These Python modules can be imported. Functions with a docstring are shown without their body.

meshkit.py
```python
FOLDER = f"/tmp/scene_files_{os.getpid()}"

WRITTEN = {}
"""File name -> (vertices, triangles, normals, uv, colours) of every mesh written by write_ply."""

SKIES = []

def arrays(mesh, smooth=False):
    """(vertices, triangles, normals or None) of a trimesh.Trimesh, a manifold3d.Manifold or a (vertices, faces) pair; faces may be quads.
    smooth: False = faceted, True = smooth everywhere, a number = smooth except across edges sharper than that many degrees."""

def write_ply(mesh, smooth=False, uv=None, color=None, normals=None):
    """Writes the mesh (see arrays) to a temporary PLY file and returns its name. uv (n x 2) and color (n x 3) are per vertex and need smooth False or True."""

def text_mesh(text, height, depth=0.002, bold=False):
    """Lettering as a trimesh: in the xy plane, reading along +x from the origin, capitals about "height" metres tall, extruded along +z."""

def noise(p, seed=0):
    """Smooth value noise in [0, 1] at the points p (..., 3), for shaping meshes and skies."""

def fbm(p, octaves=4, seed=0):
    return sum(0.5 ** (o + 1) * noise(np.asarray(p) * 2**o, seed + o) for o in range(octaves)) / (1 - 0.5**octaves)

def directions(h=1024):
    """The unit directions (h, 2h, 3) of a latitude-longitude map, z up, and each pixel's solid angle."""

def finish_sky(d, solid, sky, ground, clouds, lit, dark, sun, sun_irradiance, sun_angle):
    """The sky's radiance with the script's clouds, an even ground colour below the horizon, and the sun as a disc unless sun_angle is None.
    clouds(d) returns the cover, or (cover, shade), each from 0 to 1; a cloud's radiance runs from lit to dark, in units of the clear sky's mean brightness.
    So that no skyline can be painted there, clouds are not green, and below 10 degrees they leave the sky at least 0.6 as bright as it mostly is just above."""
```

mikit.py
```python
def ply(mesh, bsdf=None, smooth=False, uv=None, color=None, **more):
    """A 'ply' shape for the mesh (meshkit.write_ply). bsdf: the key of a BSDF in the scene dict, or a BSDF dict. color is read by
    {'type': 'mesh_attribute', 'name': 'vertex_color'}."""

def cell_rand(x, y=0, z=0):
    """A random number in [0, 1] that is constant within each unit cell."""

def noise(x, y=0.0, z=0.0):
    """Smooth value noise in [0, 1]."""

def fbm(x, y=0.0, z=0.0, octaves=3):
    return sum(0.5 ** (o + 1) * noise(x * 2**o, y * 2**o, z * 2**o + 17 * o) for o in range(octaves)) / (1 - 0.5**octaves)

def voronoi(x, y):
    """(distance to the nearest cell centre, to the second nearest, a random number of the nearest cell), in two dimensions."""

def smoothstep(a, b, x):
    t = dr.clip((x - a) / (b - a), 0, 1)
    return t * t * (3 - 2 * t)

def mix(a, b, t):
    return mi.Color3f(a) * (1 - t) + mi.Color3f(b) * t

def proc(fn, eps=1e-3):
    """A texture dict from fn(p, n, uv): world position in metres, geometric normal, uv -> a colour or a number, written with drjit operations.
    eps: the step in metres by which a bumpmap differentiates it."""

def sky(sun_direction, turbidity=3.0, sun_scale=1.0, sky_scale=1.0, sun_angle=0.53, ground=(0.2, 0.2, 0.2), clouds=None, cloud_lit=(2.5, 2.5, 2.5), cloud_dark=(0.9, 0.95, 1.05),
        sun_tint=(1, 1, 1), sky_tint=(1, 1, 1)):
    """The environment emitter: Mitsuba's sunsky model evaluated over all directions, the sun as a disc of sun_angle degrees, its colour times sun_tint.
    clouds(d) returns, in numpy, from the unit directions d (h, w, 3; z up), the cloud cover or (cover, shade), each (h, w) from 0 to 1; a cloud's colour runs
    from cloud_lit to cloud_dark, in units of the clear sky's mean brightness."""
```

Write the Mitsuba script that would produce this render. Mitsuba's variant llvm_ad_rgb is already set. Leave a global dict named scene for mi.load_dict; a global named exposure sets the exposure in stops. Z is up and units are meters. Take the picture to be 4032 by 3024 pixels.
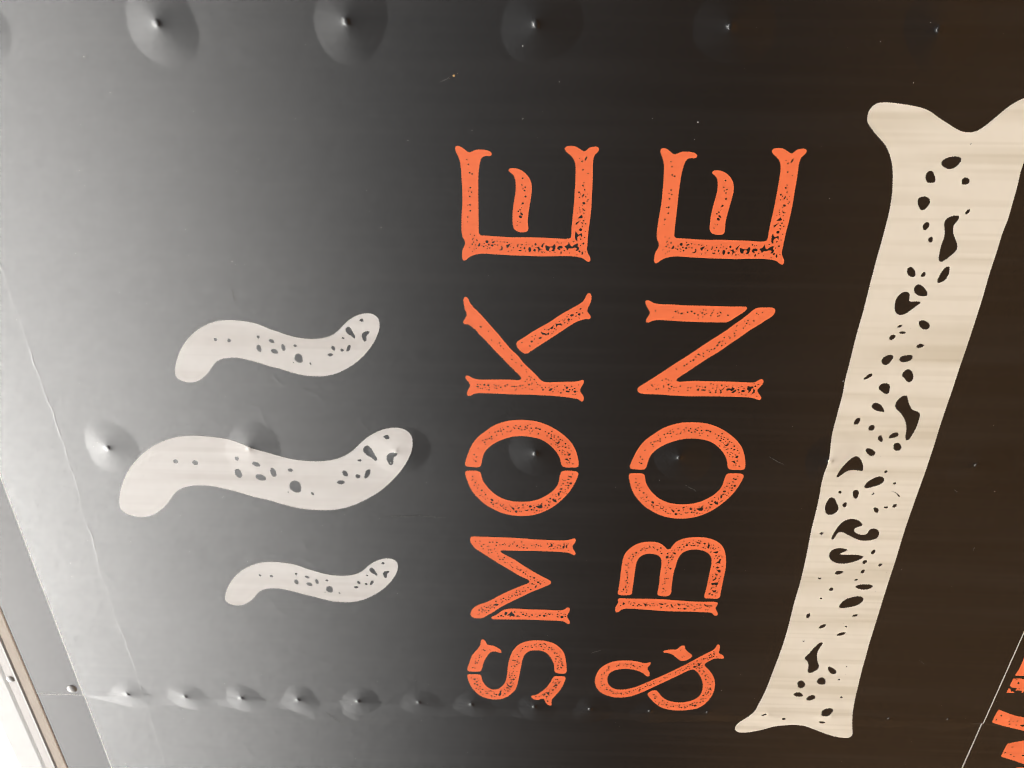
import math
import numpy as np
import drjit as dr
import mitsuba as mi
import shapely
from shapely.geometry import Polygon, Point, LineString
from shapely.ops import unary_union
from scipy.spatial import Delaunay
import trimesh
import mikit
import meshkit

T = mi.ScalarTransform4f
scene = {"type": "scene"}
labels = {}

# ---------------------------------------------------------------- camera, sky, exposure
EYE_HEIGHT = 1.55                      # the phone, held upright-turned 0.9 m in front of the wall
EYE = [0.0, -0.9, EYE_HEIGHT]
FORWARD = [-0.476364, 0.878869, 0.0258]
UP = [0.879231, 0.47597, 0.020107]
scene["camera"] = {
    "type": "perspective", "fov": 2 * math.degrees(math.atan(2016 / 3028)), "fov_axis": "x",
    "near_clip": 0.01, "far_clip": 200.0,
    "to_world": T().look_at(origin=EYE, target=[e + f for e, f in zip(EYE, FORWARD)], up=UP),
}
SUN_AZ, SUN_EL = math.radians(58), math.radians(52)     # azimuth from the wall's normal towards the trailer's front
SUN = [-math.sin(SUN_AZ) * math.cos(SUN_EL), -math.cos(SUN_AZ) * math.cos(SUN_EL), math.sin(SUN_EL)]


def overcast(d):
    """A closed cloud sheet: dull near the horizon, brighter overhead and towards the veiled sun."""
    high = np.degrees(np.arcsin(np.clip(d @ np.array([-0.208, 0.0, 0.978]), -1, 1)))
    t = np.clip((high - 11.5) / 36.0, 0, 1)
    bright = t ** 1.55 * (0.80 + 0.20 * (d @ np.array(SUN)))
    return np.ones(d.shape[:2]), 1 - bright


scene["sky"] = mikit.sky(SUN, turbidity=3, sun_scale=0.05, sun_angle=36, sun_tint=(0.86, 1.0, 1.22), clouds=overcast,
                         cloud_lit=(4.25, 4.16, 4.02), cloud_dark=(0.085, 0.086, 0.09), ground=(0.05, 0.035, 0.025))
exposure = 4.02

# ---------------------------------------------------------------- artwork, in tenths of a millimetre on the wall:
# x along the trailer, z up, both from the point of the wall in front of the eye.
# An entry is (outlines, holes); a hole is a dot (x z r), a sliver (x z x z width) or an outline.
ART = {}
ART['S'] = ([[-10290,980,-10237,970,-10115,937,-10011,910,-9924,872,-9846,822,-9760,773,-9700,750,-9642,747,-9603,732,-9592,710,-9614,681,-9663,657,-9704,640,-9719,592,-9733,532,-9773,472,-9821,424,-9863,408,-9885,418,-9882,454,-9866,497,-9863,551,-9896,599,-9983,649,-10087,692,-10192,720,-10280,738,-10324,757,-10341,794,-10345,880,-10338,954,-10321,975],[-10439,983,-10415,968,-10406,906,-10405,807,-10417,764,-10464,744,-10526,735,-10613,705,-10701,650,-10748,588,-10762,525,-10737,463,-10681,407,-10598,357,-10490,329,-10367,314,-10209,305,-10088,291,-9950,261,-9813,213,-9710,148,-9640,65,-9599,-30,-9577,-173,-9588,-304,-9628,-424,-9708,-522,-9805,-592,-9913,-632,-10049,-655,-10186,-670,-10272,-672,-10317,-656,-10332,-617,-10330,-556,-10314,-500,-10281,-475,-10212,-464,-10125,-458,-10041,-431,-9940,-385,-9858,-323,-9815,-238,-9806,-153,-9821,-70,-9871,-4,-9941,37,-10027,60,-10148,77,-10322,100,-10499,123,-10643,146,-10752,176,-10845,238,-10930,313,-10984,401,-11006,489,-10998,602,-10958,715,-10880,815,-10765,894,-10642,948,-10518,976],[-10439,-661,-10404,-650,-10392,-613,-10391,-546,-10394,-484,-10425,-455,-10502,-426,-10611,-380,-10712,-321,-10796,-248,-10860,-175,-10881,-113,-10903,-92,-10935,-107,-10970,-152,-10980,-215,-10954,-264,-10949,-304,-10993,-328,-11066,-361,-11113,-419,-11108,-444,-11034,-445,-10960,-452,-10876,-500,-10774,-559,-10636,-616,-10519,-649]],
 [[-9826,705,9],[-9842,681,10],[-9854,696,7],[-9830,727,6],[-9828,599,6],[-9955,770,10],[-9993,737,6],[-10012,774,9],[-10042,834,7],[-10083,791,9],[-10097,842,7],[-10144,843,10],[-10135,815,12],[-10249,887,10],[-10258,849,9],[-10498,916,9],[-10526,861,16],[-10499,820,7],[-10583,827,12],[-10635,862,13],[-10550,802,6],[-10640,829,-10675,805,30],[-10703,787,-10706,762,24],[-10618,763,6],[-10749,840,12],[-10768,743,-10772,715,21],[-10776,800,9],[-10760,771,8],[-10818,770,-10859,760,21],[-10814,688,-10818,661,18],[-10883,689,-10846,657,-10853,620,-10873,651],[-10802,619,9],[-10797,592,14],[-10885,729,8],[-10849,532,9],[-10876,532,8],[-10915,580,12],[-10926,539,-10934,507,18],[-10951,568,9],[-10884,498,14],[-10816,553,6],[-10790,432,-10780,403,-10826,419,-10871,413,-10913,445,-10895,467,-10845,444],[-10833,363,-10867,332,-10869,366],[-10894,386,9],[-10751,357,8],[-10768,338,8],[-10588,314,-10632,299,-10657,270,-10664,233,-10705,251,-10676,289,-10632,320],[-10709,338,-10712,282,30],[-10785,319,-10789,276,27],[-10738,268,12],[-10631,197,7],[-10641,230,10],[-10590,258,15],[-10592,215,10],[-10567,252,-10557,221,18],[-10502,264,-10495,227,-10477,209,-10502,184,-10524,209,-10504,221,-10526,246],[-10457,173,7],[-10456,271,13],[-10404,280,9],[-10413,253,-10407,222,18],[-10409,192,10],[-10357,250,-10355,218,15],[-10351,274,7],[-10311,209,9],[-10311,152,7],[-10291,254,7],[-10251,229,-10248,204,15],[-10201,243,9],[-10162,217,-10179,193,-10186,168,-10213,199,-10187,199],[-10152,175,-10142,138,20],[-10115,120,9],[-10085,145,12],[-10092,187,9],[-10051,218,12],[-10055,196,9],[-10042,145,7],[-10057,175,7],[-9965,215,6],[-9961,124,11],[-9922,153,9],[-9834,113,-9828,83,13],[-9775,66,10],[-9728,16,10],[-9736,-21,10],[-9711,-76,10],[-9743,-92,11],[-9704,-41,6],[-9683,-132,11],[-9662,-159,6],[-9726,-155,8],[-9670,-220,13],[-9674,-240,-9663,-266,11],[-9650,-285,11],[-9666,-306,11],[-9714,-240,11],[-9692,-199,6],[-9735,-298,7],[-9701,-325,6],[-9786,-279,9],[-9736,-368,13],[-9739,-408,8],[-9779,-399,-9790,-429,23],[-9781,-357,9],[-9766,-446,8],[-9846,-464,10],[-9861,-500,10],[-9873,-465,9],[-9854,-437,6],[-9824,-550,7],[-9937,-476,-9915,-505,-9950,-555,-9943,-518],[-9900,-541,7],[-9991,-485,13],[-9989,-572,13],[-10019,-552,9],[-10044,-477,6],[-10044,-571,10],[-10067,-536,10],[-10063,-591,9],[-10103,-590,14],[-10140,-604,12],[-10143,-525,12],[-10164,-559,-10181,-575,-10175,-599,-10210,-588,-10198,-569],[-10188,-533,7],[-10218,-519,13],[-10229,-546,7],[-10248,-624,6],[-10474,-502,9],[-10477,-528,12],[-10566,-478,-10548,-514,27],[-10501,-578,-10558,-564,-10586,-534,-10550,-545],[-10540,-458,9],[-10613,-506,21],[-10515,-538,9],[-10642,-476,12],[-10671,-509,12],[-10707,-426,9],[-10729,-458,16],[-10740,-386,-10726,-408,13],[-10710,-358,7],[-10787,-333,-10791,-379,-10762,-409,-10817,-398,-10880,-410,-10845,-380],[-10821,-420,-10811,-457,18],[-10839,-319,18],[-10851,-283,9],[-10875,-310,12],[-10892,-357,14],[-10932,-343,-10927,-370,15],[-10893,-235,9],[-10905,-172,11],[-11004,-378,15],[-10877,-263,6]])
ART['M'] = ([[-7560,875,-7510,874,-7472,860,-7464,832,-7465,761,-7465,563,-7468,343,-7475,124,-7490,-96,-7495,-260,-7495,-479,-7487,-577,-7469,-631,-7452,-680,-7474,-700,-7516,-697,-7566,-674,-7608,-656,-7651,-666,-7706,-696,-7749,-709,-7777,-691,-7765,-660,-7738,-615,-7726,-543,-7715,-321,-7713,-100,-7719,121,-7718,287,-7718,387,-7729,418,-7753,409,-7798,354,-7874,231,-8013,62,-8139,-109,-8217,-223,-8273,-315,-8317,-356,-8354,-353,-8393,-307,-8462,-195,-8539,-59,-8656,111,-8774,283,-8889,434,-8996,551,-9070,645,-9117,704,-9127,763,-9123,846,-9095,886,-9056,901,-8969,884,-8896,841,-8839,771,-8788,666,-8730,572,-8641,457,-8561,342,-8456,170,-8391,57,-8351,-10,-8324,-25,-8294,-10,-8261,48,-8200,150,-8122,252,-8038,365,-7954,477,-7850,610,-7760,721,-7699,798,-7629,846],[-9119,575,-9091,563,-9058,516,-9008,458,-8950,399,-8917,341,-8902,283,-8898,167,-8905,-66,-8905,-298,-8907,-472,-8903,-541,-8882,-587,-8843,-631,-8845,-654,-8879,-670,-8918,-667,-8982,-643,-9030,-633,-9085,-652,-9140,-678,-9188,-678,-9201,-657,-9181,-627,-9148,-579,-9138,-514,-9132,-362,-9130,-128,-9130,106,-9136,282,-9138,458,-9134,552]],
 [[-7557,795,7],[-7549,730,9],[-7599,730,6],[-7617,691,-7616,660,15],[-7645,707,10],[-7698,681,9],[-7650,622,6],[-7643,608,-7648,586,15],[-7564,581,11],[-7564,536,9],[-7554,480,-7579,471,22],[-7626,486,10],[-7609,438,-7614,416,16],[-7604,385,11],[-7577,360,6],[-7606,346,6],[-7714,598,9],[-7715,569,11],[-7694,511,8],[-7743,494,6],[-7764,568,-7769,541,15],[-7777,601,10],[-7781,465,5],[-7829,453,9],[-7898,432,10],[-7895,384,11],[-7858,366,11],[-7950,354,10],[-7959,313,6],[-8000,275,8],[-7954,246,9],[-8031,255,6],[-8051,238,9],[-7595,276,7],[-7630,289,10],[-7593,249,-7586,225,15],[-7551,218,9],[-7608,185,-7604,158,-7635,166,-7643,177],[-7656,136,6],[-7631,106,6],[-7545,105,9],[-7590,68,-7618,70,15],[-7655,76,10],[-7660,22,10],[-7616,-38,-7604,-56,17],[-7600,-84,7],[-7591,-116,10],[-7635,-104,7],[-7621,-142,-7597,-153,15],[-7599,-180,7],[-7627,-176,-7628,-200,11],[-7571,-284,9],[-7556,-322,-7586,-359,-7618,-357,-7627,-319,-7641,-297,-7620,-302,-7595,-334],[-7658,-358,-7660,-391,15],[-7670,-332,6],[-7566,-369,6],[-7624,-394,9],[-7590,-440,9],[-7623,-431,-7658,-433,15],[-7573,-460,-7614,-489,-7621,-478,-7601,-466],[-7648,-484,7],[-7606,-511,-7584,-543,-7651,-534,-7649,-510],[-7576,-564,-7578,-583,-7611,-571,-7649,-584,-7626,-552],[-7564,-515,-7570,-546,15],[-7553,-571,6],[-7561,-597,5],[-7684,-598,6],[-8071,179,-8053,163,15],[-8087,153,10],[-8121,128,-8073,103,18],[-8116,78,-8152,55,-8161,94,-8138,74],[-8155,46,-8192,29,15],[-8113,32,8],[-8032,172,6],[-8164,-9,5],[-8213,10,5],[-8226,-39,10],[-8245,-94,14],[-8275,-39,6],[-8305,-95,-8304,-117,17],[-8369,-68,13],[-8381,-93,8],[-8373,-24,5],[-8354,-155,-8313,-165,34],[-8363,-192,12],[-8326,-209,-8318,-229,12],[-8279,-143,5],[-8303,-188,5],[-8298,-236,5],[-8338,-260,7],[-8385,-128,-8414,-140,-8453,-124,-8438,-109],[-8438,8,-8461,-16,16],[-8489,-48,11],[-8458,62,8],[-8522,38,9],[-8530,74,12],[-8504,136,-8548,112,-8538,135],[-8555,178,13],[-8518,168,7],[-8586,115,12],[-8611,157,9],[-8602,213,-8593,192,12],[-8622,185,9],[-8584,229,5],[-8635,243,12],[-8609,288,5],[-8656,298,9],[-8672,270,8],[-8713,309,-8704,278,17],[-8710,341,8],[-8729,322,5],[-8688,376,11],[-8706,416,9],[-8748,405,-8746,368,12],[-8782,411,8],[-8772,391,5],[-8752,497,12],[-8838,550,-8805,498,-8808,451,-8851,480,-8842,515],[-8856,608,-8815,561,-8855,585],[-8871,680,9],[-8904,725,9],[-8889,643,11],[-8883,607,9],[-8878,571,9],[-8877,541,11],[-8892,518,8],[-8915,585,8],[-8958,611,12],[-8949,656,9],[-8969,676,8],[-8911,696,-8961,694,-8947,726],[-8972,769,-8932,755,22],[-8979,732,-8978,709,-9006,709],[-8996,645,8],[-9033,758,8],[-9045,782,8],[-9063,778,5],[-9079,459,10],[-9058,411,15],[-9076,381,10],[-9025,367,-8972,347,-8986,306,-9051,341],[-9055,323,-8993,271,-8957,250,-8992,236,-9030,201,-9078,206,-9055,236,-9081,282,-9049,277],[-8973,202,12],[-9057,153,16],[-9060,119,7],[-8975,99,9],[-9018,67,15],[-9042,30,10],[-9030,6,10],[-8991,11,8],[-9062,-33,10],[-9024,-77,14],[-8980,60,5],[-9006,-136,8],[-9059,-157,10],[-9026,-182,-9030,-219,30],[-9036,-271,18],[-8983,-293,9],[-8966,-247,5],[-9010,-318,-8978,-334,-8997,-364,-9025,-353,-9001,-341],[-9034,-309,7],[-8989,-370,7],[-8996,-402,7],[-8994,-463,-8996,-498,22],[-9044,-465,-9051,-500,22],[-9049,-551,22],[-8934,-496,8],[-8972,-535,7],[-8992,-602,9],[-9033,-604,11],[-8986,-571,7],[-9014,-507,7]])
ART['O'] = ([[-6180,919,-6098,907,-5998,877,-5887,838,-5794,791,-5702,723,-5616,630,-5531,528,-5469,407,-5433,286,-5420,166,-5422,45,-5439,-75,-5477,-187,-5533,-299,-5613,-412,-5700,-506,-5801,-582,-5909,-632,-6018,-663,-6117,-678,-6161,-675,-6178,-649,-6182,-588,-6182,-505,-6167,-458,-6130,-436,-6074,-423,-6013,-406,-5928,-362,-5845,-298,-5768,-214,-5716,-122,-5689,-9,-5677,123,-5692,244,-5729,356,-5780,458,-5849,551,-5918,613,-5998,655,-6092,677,-6167,690,-6203,709,-6216,741,-6214,814,-6207,881,-6198,909],[-6312,920,-6286,907,-6276,867,-6275,805,-6279,742,-6300,706,-6344,693,-6420,676,-6515,629,-6616,556,-6711,451,-6767,344,-6794,238,-6799,99,-6782,-29,-6739,-145,-6678,-238,-6604,-321,-6518,-381,-6453,-405,-6363,-418,-6287,-431,-6255,-445,-6243,-471,-6238,-538,-6240,-611,-6255,-663,-6280,-682,-6330,-677,-6420,-650,-6537,-603,-6643,-544,-6763,-453,-6872,-350,-6962,-225,-7027,-87,-7055,42,-7061,150,-7049,268,-7008,409,-6939,537,-6862,644,-6759,739,-6643,822,-6528,873,-6413,904]],
 [[-5891,732,7],[-6001,787,9],[-6041,756,9],[-6093,792,7],[-6112,766,11],[-5767,663,8],[-5794,638,10],[-5748,620,9],[-5825,625,6],[-5739,598,6],[-5720,580,-5740,562,15],[-5699,543,10],[-5735,539,10],[-5636,571,6],[-5626,493,9],[-5621,458,-5597,443,22],[-5662,472,-5686,472,15],[-5607,412,10],[-5570,419,7],[-5545,391,5],[-5579,375,9],[-5667,393,-5646,391,11],[-5530,316,9],[-5618,338,-5610,308,9],[-5574,270,-5595,265,-5613,275,-5610,290,-5595,277],[-5540,235,7],[-5561,224,7],[-5513,207,9],[-5543,175,-5571,159,20],[-5522,147,9],[-5580,139,-5583,114,18],[-5576,94,-5571,71,16],[-5531,76,10],[-5549,56,10],[-5509,46,8],[-5490,13,5],[-5579,26,-5603,17,11],[-5572,-38,-5600,-20,-5602,-3],[-5634,14,-5622,2,12],[-5549,-3,10],[-5545,-70,12],[-5550,-97,8],[-5563,-122,12],[-5634,-101,9],[-5599,-198,7],[-5666,-226,8],[-5625,-246,11],[-5593,-286,9],[-5669,-274,-5666,-298,15],[-5641,-280,8],[-5654,-310,-5651,-338,11],[-5703,-279,12],[-5684,-321,8],[-5679,-377,9],[-5718,-351,6],[-5729,-305,6],[-5731,-384,-5751,-399,-5779,-396,-5792,-373,-5765,-336,-5768,-372,-5752,-382],[-5721,-406,9],[-5742,-432,-5720,-441,11],[-5742,-327,6],[-5794,-281,7],[-5807,-346,7],[-5810,-369,6],[-5787,-481,11],[-5858,-360,-5833,-389,-5832,-418,-5848,-390],[-5835,-437,-5825,-455,16],[-5864,-467,-5834,-481,-5837,-507,-5852,-492],[-5857,-534,8],[-5818,-531,6],[-5893,-450,7],[-5900,-403,8],[-5909,-474,6],[-5911,-559,-5892,-568,10],[-5920,-426,-5929,-457,11],[-5918,-505,-5924,-520,-5951,-535,-5945,-552,-5966,-560,-5985,-538,-5971,-515,-5961,-527],[-5965,-471,-5966,-493,18],[-5957,-441,6],[-6042,-476,-6029,-517,-6059,-531,-6083,-558,-6066,-521],[-6030,-540,-6036,-569,18],[-6104,-516,7],[-6101,-545,8],[-6118,-597,9],[-6374,817,8],[-6433,815,9],[-6447,836,5],[-6452,764,6],[-6483,782,9],[-6531,798,9],[-6540,759,6],[-6523,731,6],[-6574,748,9],[-6636,754,6],[-6615,689,12],[-6645,649,6],[-6707,716,8],[-6693,691,6],[-6704,644,-6673,631,17],[-6733,682,-6725,664,11],[-6767,642,7],[-6753,619,-6752,602,12],[-6760,563,-6799,524,28],[-6827,552,11],[-6860,528,11],[-6894,520,6],[-6834,502,-6827,453,-6840,462,-6844,485],[-6794,451,6],[-6831,421,-6871,419,-6885,406,-6874,390,-6841,382,-6867,376,-6894,392,-6897,414,-6875,428],[-6923,376,7],[-6907,342,8],[-6941,345,10],[-6909,440,5],[-6916,470,5],[-6861,296,-6873,280,12],[-6969,307,10],[-6976,272,7],[-6884,271,-6910,242,-6922,215,-6956,226,-6923,253],[-6880,196,7],[-6876,173,5],[-6928,176,-6900,137,22],[-6980,191,17],[-6870,111,-6848,77,19],[-6898,90,7],[-6918,93,5],[-6967,153,-6976,135,12],[-6981,116,8],[-6940,67,-6953,38,-6929,12,-6960,22,-6967,49],[-6883,7,-6853,-8,-6879,-36,-6902,-22,-6893,4],[-6903,-73,11],[-6940,-32,13],[-6940,-64,8],[-6839,54,5],[-6863,-64,6],[-6866,32,5],[-6873,-94,-6863,-126,-6854,-152,-6831,-163,-6808,-186,-6850,-179,-6877,-190,-6904,-180,-6911,-154,-6899,-121],[-6966,-105,-6939,-112,22],[-6841,-128,7],[-6958,-152,6],[-6957,-184,6],[-6989,-80,5],[-6860,-217,-6856,-249,19],[-6749,-248,-6776,-252,14],[-6731,-298,12],[-6773,-264,-6784,-284,-6783,-316,-6804,-300,-6795,-274],[-6834,-269,-6831,-293,9],[-6850,-283,11],[-6898,-218,6],[-6890,-265,7],[-6911,-255,6],[-6750,-325,-6724,-346,-6753,-363,-6739,-380,-6794,-393,-6786,-358],[-6758,-410,-6724,-425,-6701,-459,-6737,-431],[-6688,-384,7],[-6665,-368,-6660,-384,11],[-6665,-326,7],[-6614,-406,-6626,-429,-6672,-429,-6683,-415,-6653,-405],[-6607,-439,12],[-6558,-425,-6554,-475,23],[-6610,-467,7],[-6625,-493,7],[-6637,-526,7],[-6589,-505,-6599,-521,11],[-6568,-506,7],[-6533,-534,-6536,-564,16],[-6493,-446,6],[-6464,-473,10],[-6499,-509,-6486,-519,16],[-6494,-549,12],[-6455,-581,16],[-6444,-538,10],[-6412,-477,6],[-6412,-500,8],[-6392,-463,5],[-6380,-525,-6392,-567,16],[-6318,-533,-6331,-558,-6333,-592,-6352,-595,-6356,-574,-6340,-547],[-6290,-600,7]])
ART['K'] = ([[-3662,877,-3640,862,-3638,839,-3661,821,-3715,799,-3755,772,-3829,703,-3913,630,-4029,537,-4144,443,-4269,348,-4363,272,-4441,194,-4546,116,-4658,9,-4744,-71,-4798,-116,-4821,-150,-4829,-199,-4823,-335,-4817,-481,-4811,-578,-4799,-626,-4785,-664,-4794,-686,-4829,-684,-4891,-660,-4936,-644,-4969,-654,-5019,-685,-5052,-699,-5100,-691,-5115,-675,-5099,-650,-5079,-620,-5067,-560,-5049,-441,-5037,-293,-5029,-96,-5026,101,-5026,248,-5020,446,-5016,643,-5018,722,-5030,772,-5057,817,-5060,856,-5032,869,-4993,860,-4936,834,-4897,823,-4858,837,-4809,873,-4776,884,-4756,872,-4755,845,-4780,801,-4801,748,-4810,689,-4807,543,-4803,396,-4804,250,-4804,172,-4790,145,-4773,143,-4743,163,-4668,231,-4572,319,-4493,386,-4367,501,-4274,577,-4181,661,-4153,689,-4110,717,-4064,764,-4027,810,-4014,838,-4010,876,-3990,892,-3964,886,-3928,864,-3887,845,-3852,848,-3807,866,-3742,876],[-4277,209,-4250,201,-4221,168,-4175,102,-4122,37,-4048,-75,-3958,-213,-3854,-349,-3766,-485,-3707,-575,-3669,-619,-3614,-648,-3569,-669,-3557,-691,-3578,-713,-3632,-723,-3692,-712,-3757,-688,-3802,-679,-3822,-691,-3862,-721,-3887,-727,-3910,-710,-3910,-668,-3925,-613,-3953,-549,-4002,-476,-4093,-358,-4163,-266,-4232,-174,-4302,-80,-4373,14,-4411,66,-4414,99,-4386,147,-4345,186,-4308,205]],
 [[-4037,681,-4054,655,20],[-4103,572,7],[-4231,528,7],[-4263,438,-4271,417,16],[-4285,450,5],[-4312,412,8],[-4351,375,7],[-4442,271,5],[-4491,274,-4510,258,20],[-4546,221,-4554,205,12],[-4594,142,9],[-4649,81,5],[-4690,86,-4679,64,12],[-4741,41,-4757,31,14],[-4781,26,-4756,5,10],[-4786,79,-4802,57,12],[-4801,21,7],[-4795,-32,9],[-4827,88,6],[-4833,-2,-4876,0,12],[-4872,54,-4872,22,19],[-4849,54,4],[-4883,722,7],[-4887,686,7],[-4915,742,-4921,701,17],[-4889,631,12],[-4893,579,13],[-4928,619,6],[-4943,693,-4942,674,11],[-4947,657,6],[-4948,717,5],[-4962,569,9],[-4931,566,5],[-4955,598,5],[-4886,500,7],[-4901,476,8],[-4900,439,7],[-4934,493,6],[-4938,468,7],[-4921,413,9],[-4886,362,-4914,347,17],[-4882,325,9],[-4959,391,5],[-4906,263,8],[-4904,233,10],[-4912,207,-4899,190,15],[-4878,163,-4909,148,15],[-4883,120,8],[-4945,205,7],[-4961,219,6],[-4938,127,6],[-4917,82,6],[-4938,31,5],[-4945,-4,7],[-4869,-79,8],[-4879,-109,6],[-4841,-63,6],[-4912,-68,5],[-4914,-135,8],[-4930,-150,-4958,-151,21],[-4909,-182,7],[-4912,-228,7],[-4962,-224,-4918,-280,23],[-4969,-282,8],[-4941,-298,-4929,-315,8],[-4888,-336,8],[-4904,-305,6],[-4883,-262,4],[-4967,-358,5],[-4987,-389,10],[-4939,-424,8],[-4880,-437,7],[-4908,-465,15],[-4880,-518,-4888,-540,15],[-4959,-448,-4969,-509,23],[-4935,-505,9],[-4936,-542,8],[-4917,-568,9],[-4964,-578,15],[-4864,-619,5],[-4966,-611,4],[-5007,-552,6],[-5012,-582,5],[-3777,-581,-3767,-607,17],[-3828,-536,-3818,-561,14],[-3828,-623,7],[-3848,-580,14],[-3870,-542,8],[-3864,-463,-3846,-488,-3851,-514,-3866,-508,-3879,-485],[-3854,-441,5],[-3886,-428,7],[-3923,-450,14],[-3916,-393,-3918,-410,12],[-3930,-369,5],[-3941,-390,7],[-3920,-488,6],[-3951,-457,6],[-3977,-389,-3958,-411,12],[-3974,-438,5],[-3950,-332,6],[-3977,-287,-3984,-317,-3974,-344,-4004,-375,-4002,-313,-4036,-298,-4002,-291],[-4000,-263,-4049,-253,-4060,-239,-4048,-211,-4029,-243],[-4068,-202,9],[-4073,-180,5],[-4064,-151,7],[-4051,-275,7],[-4066,-293,7],[-4098,-262,6],[-4127,-234,-4119,-253,12],[-4095,-102,-4113,-133,-4118,-156,-4128,-166,-4107,-206,-4143,-198,-4135,-180,-4156,-170,-4144,-162,-4139,-124],[-4196,-73,-4178,-118,20],[-4155,-33,6],[-4170,10,5],[-4202,-23,7],[-4252,25,-4230,-1,22],[-4255,138,7],[-4303,36,9],[-4267,-68,5],[-3899,-581,5]])
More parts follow.
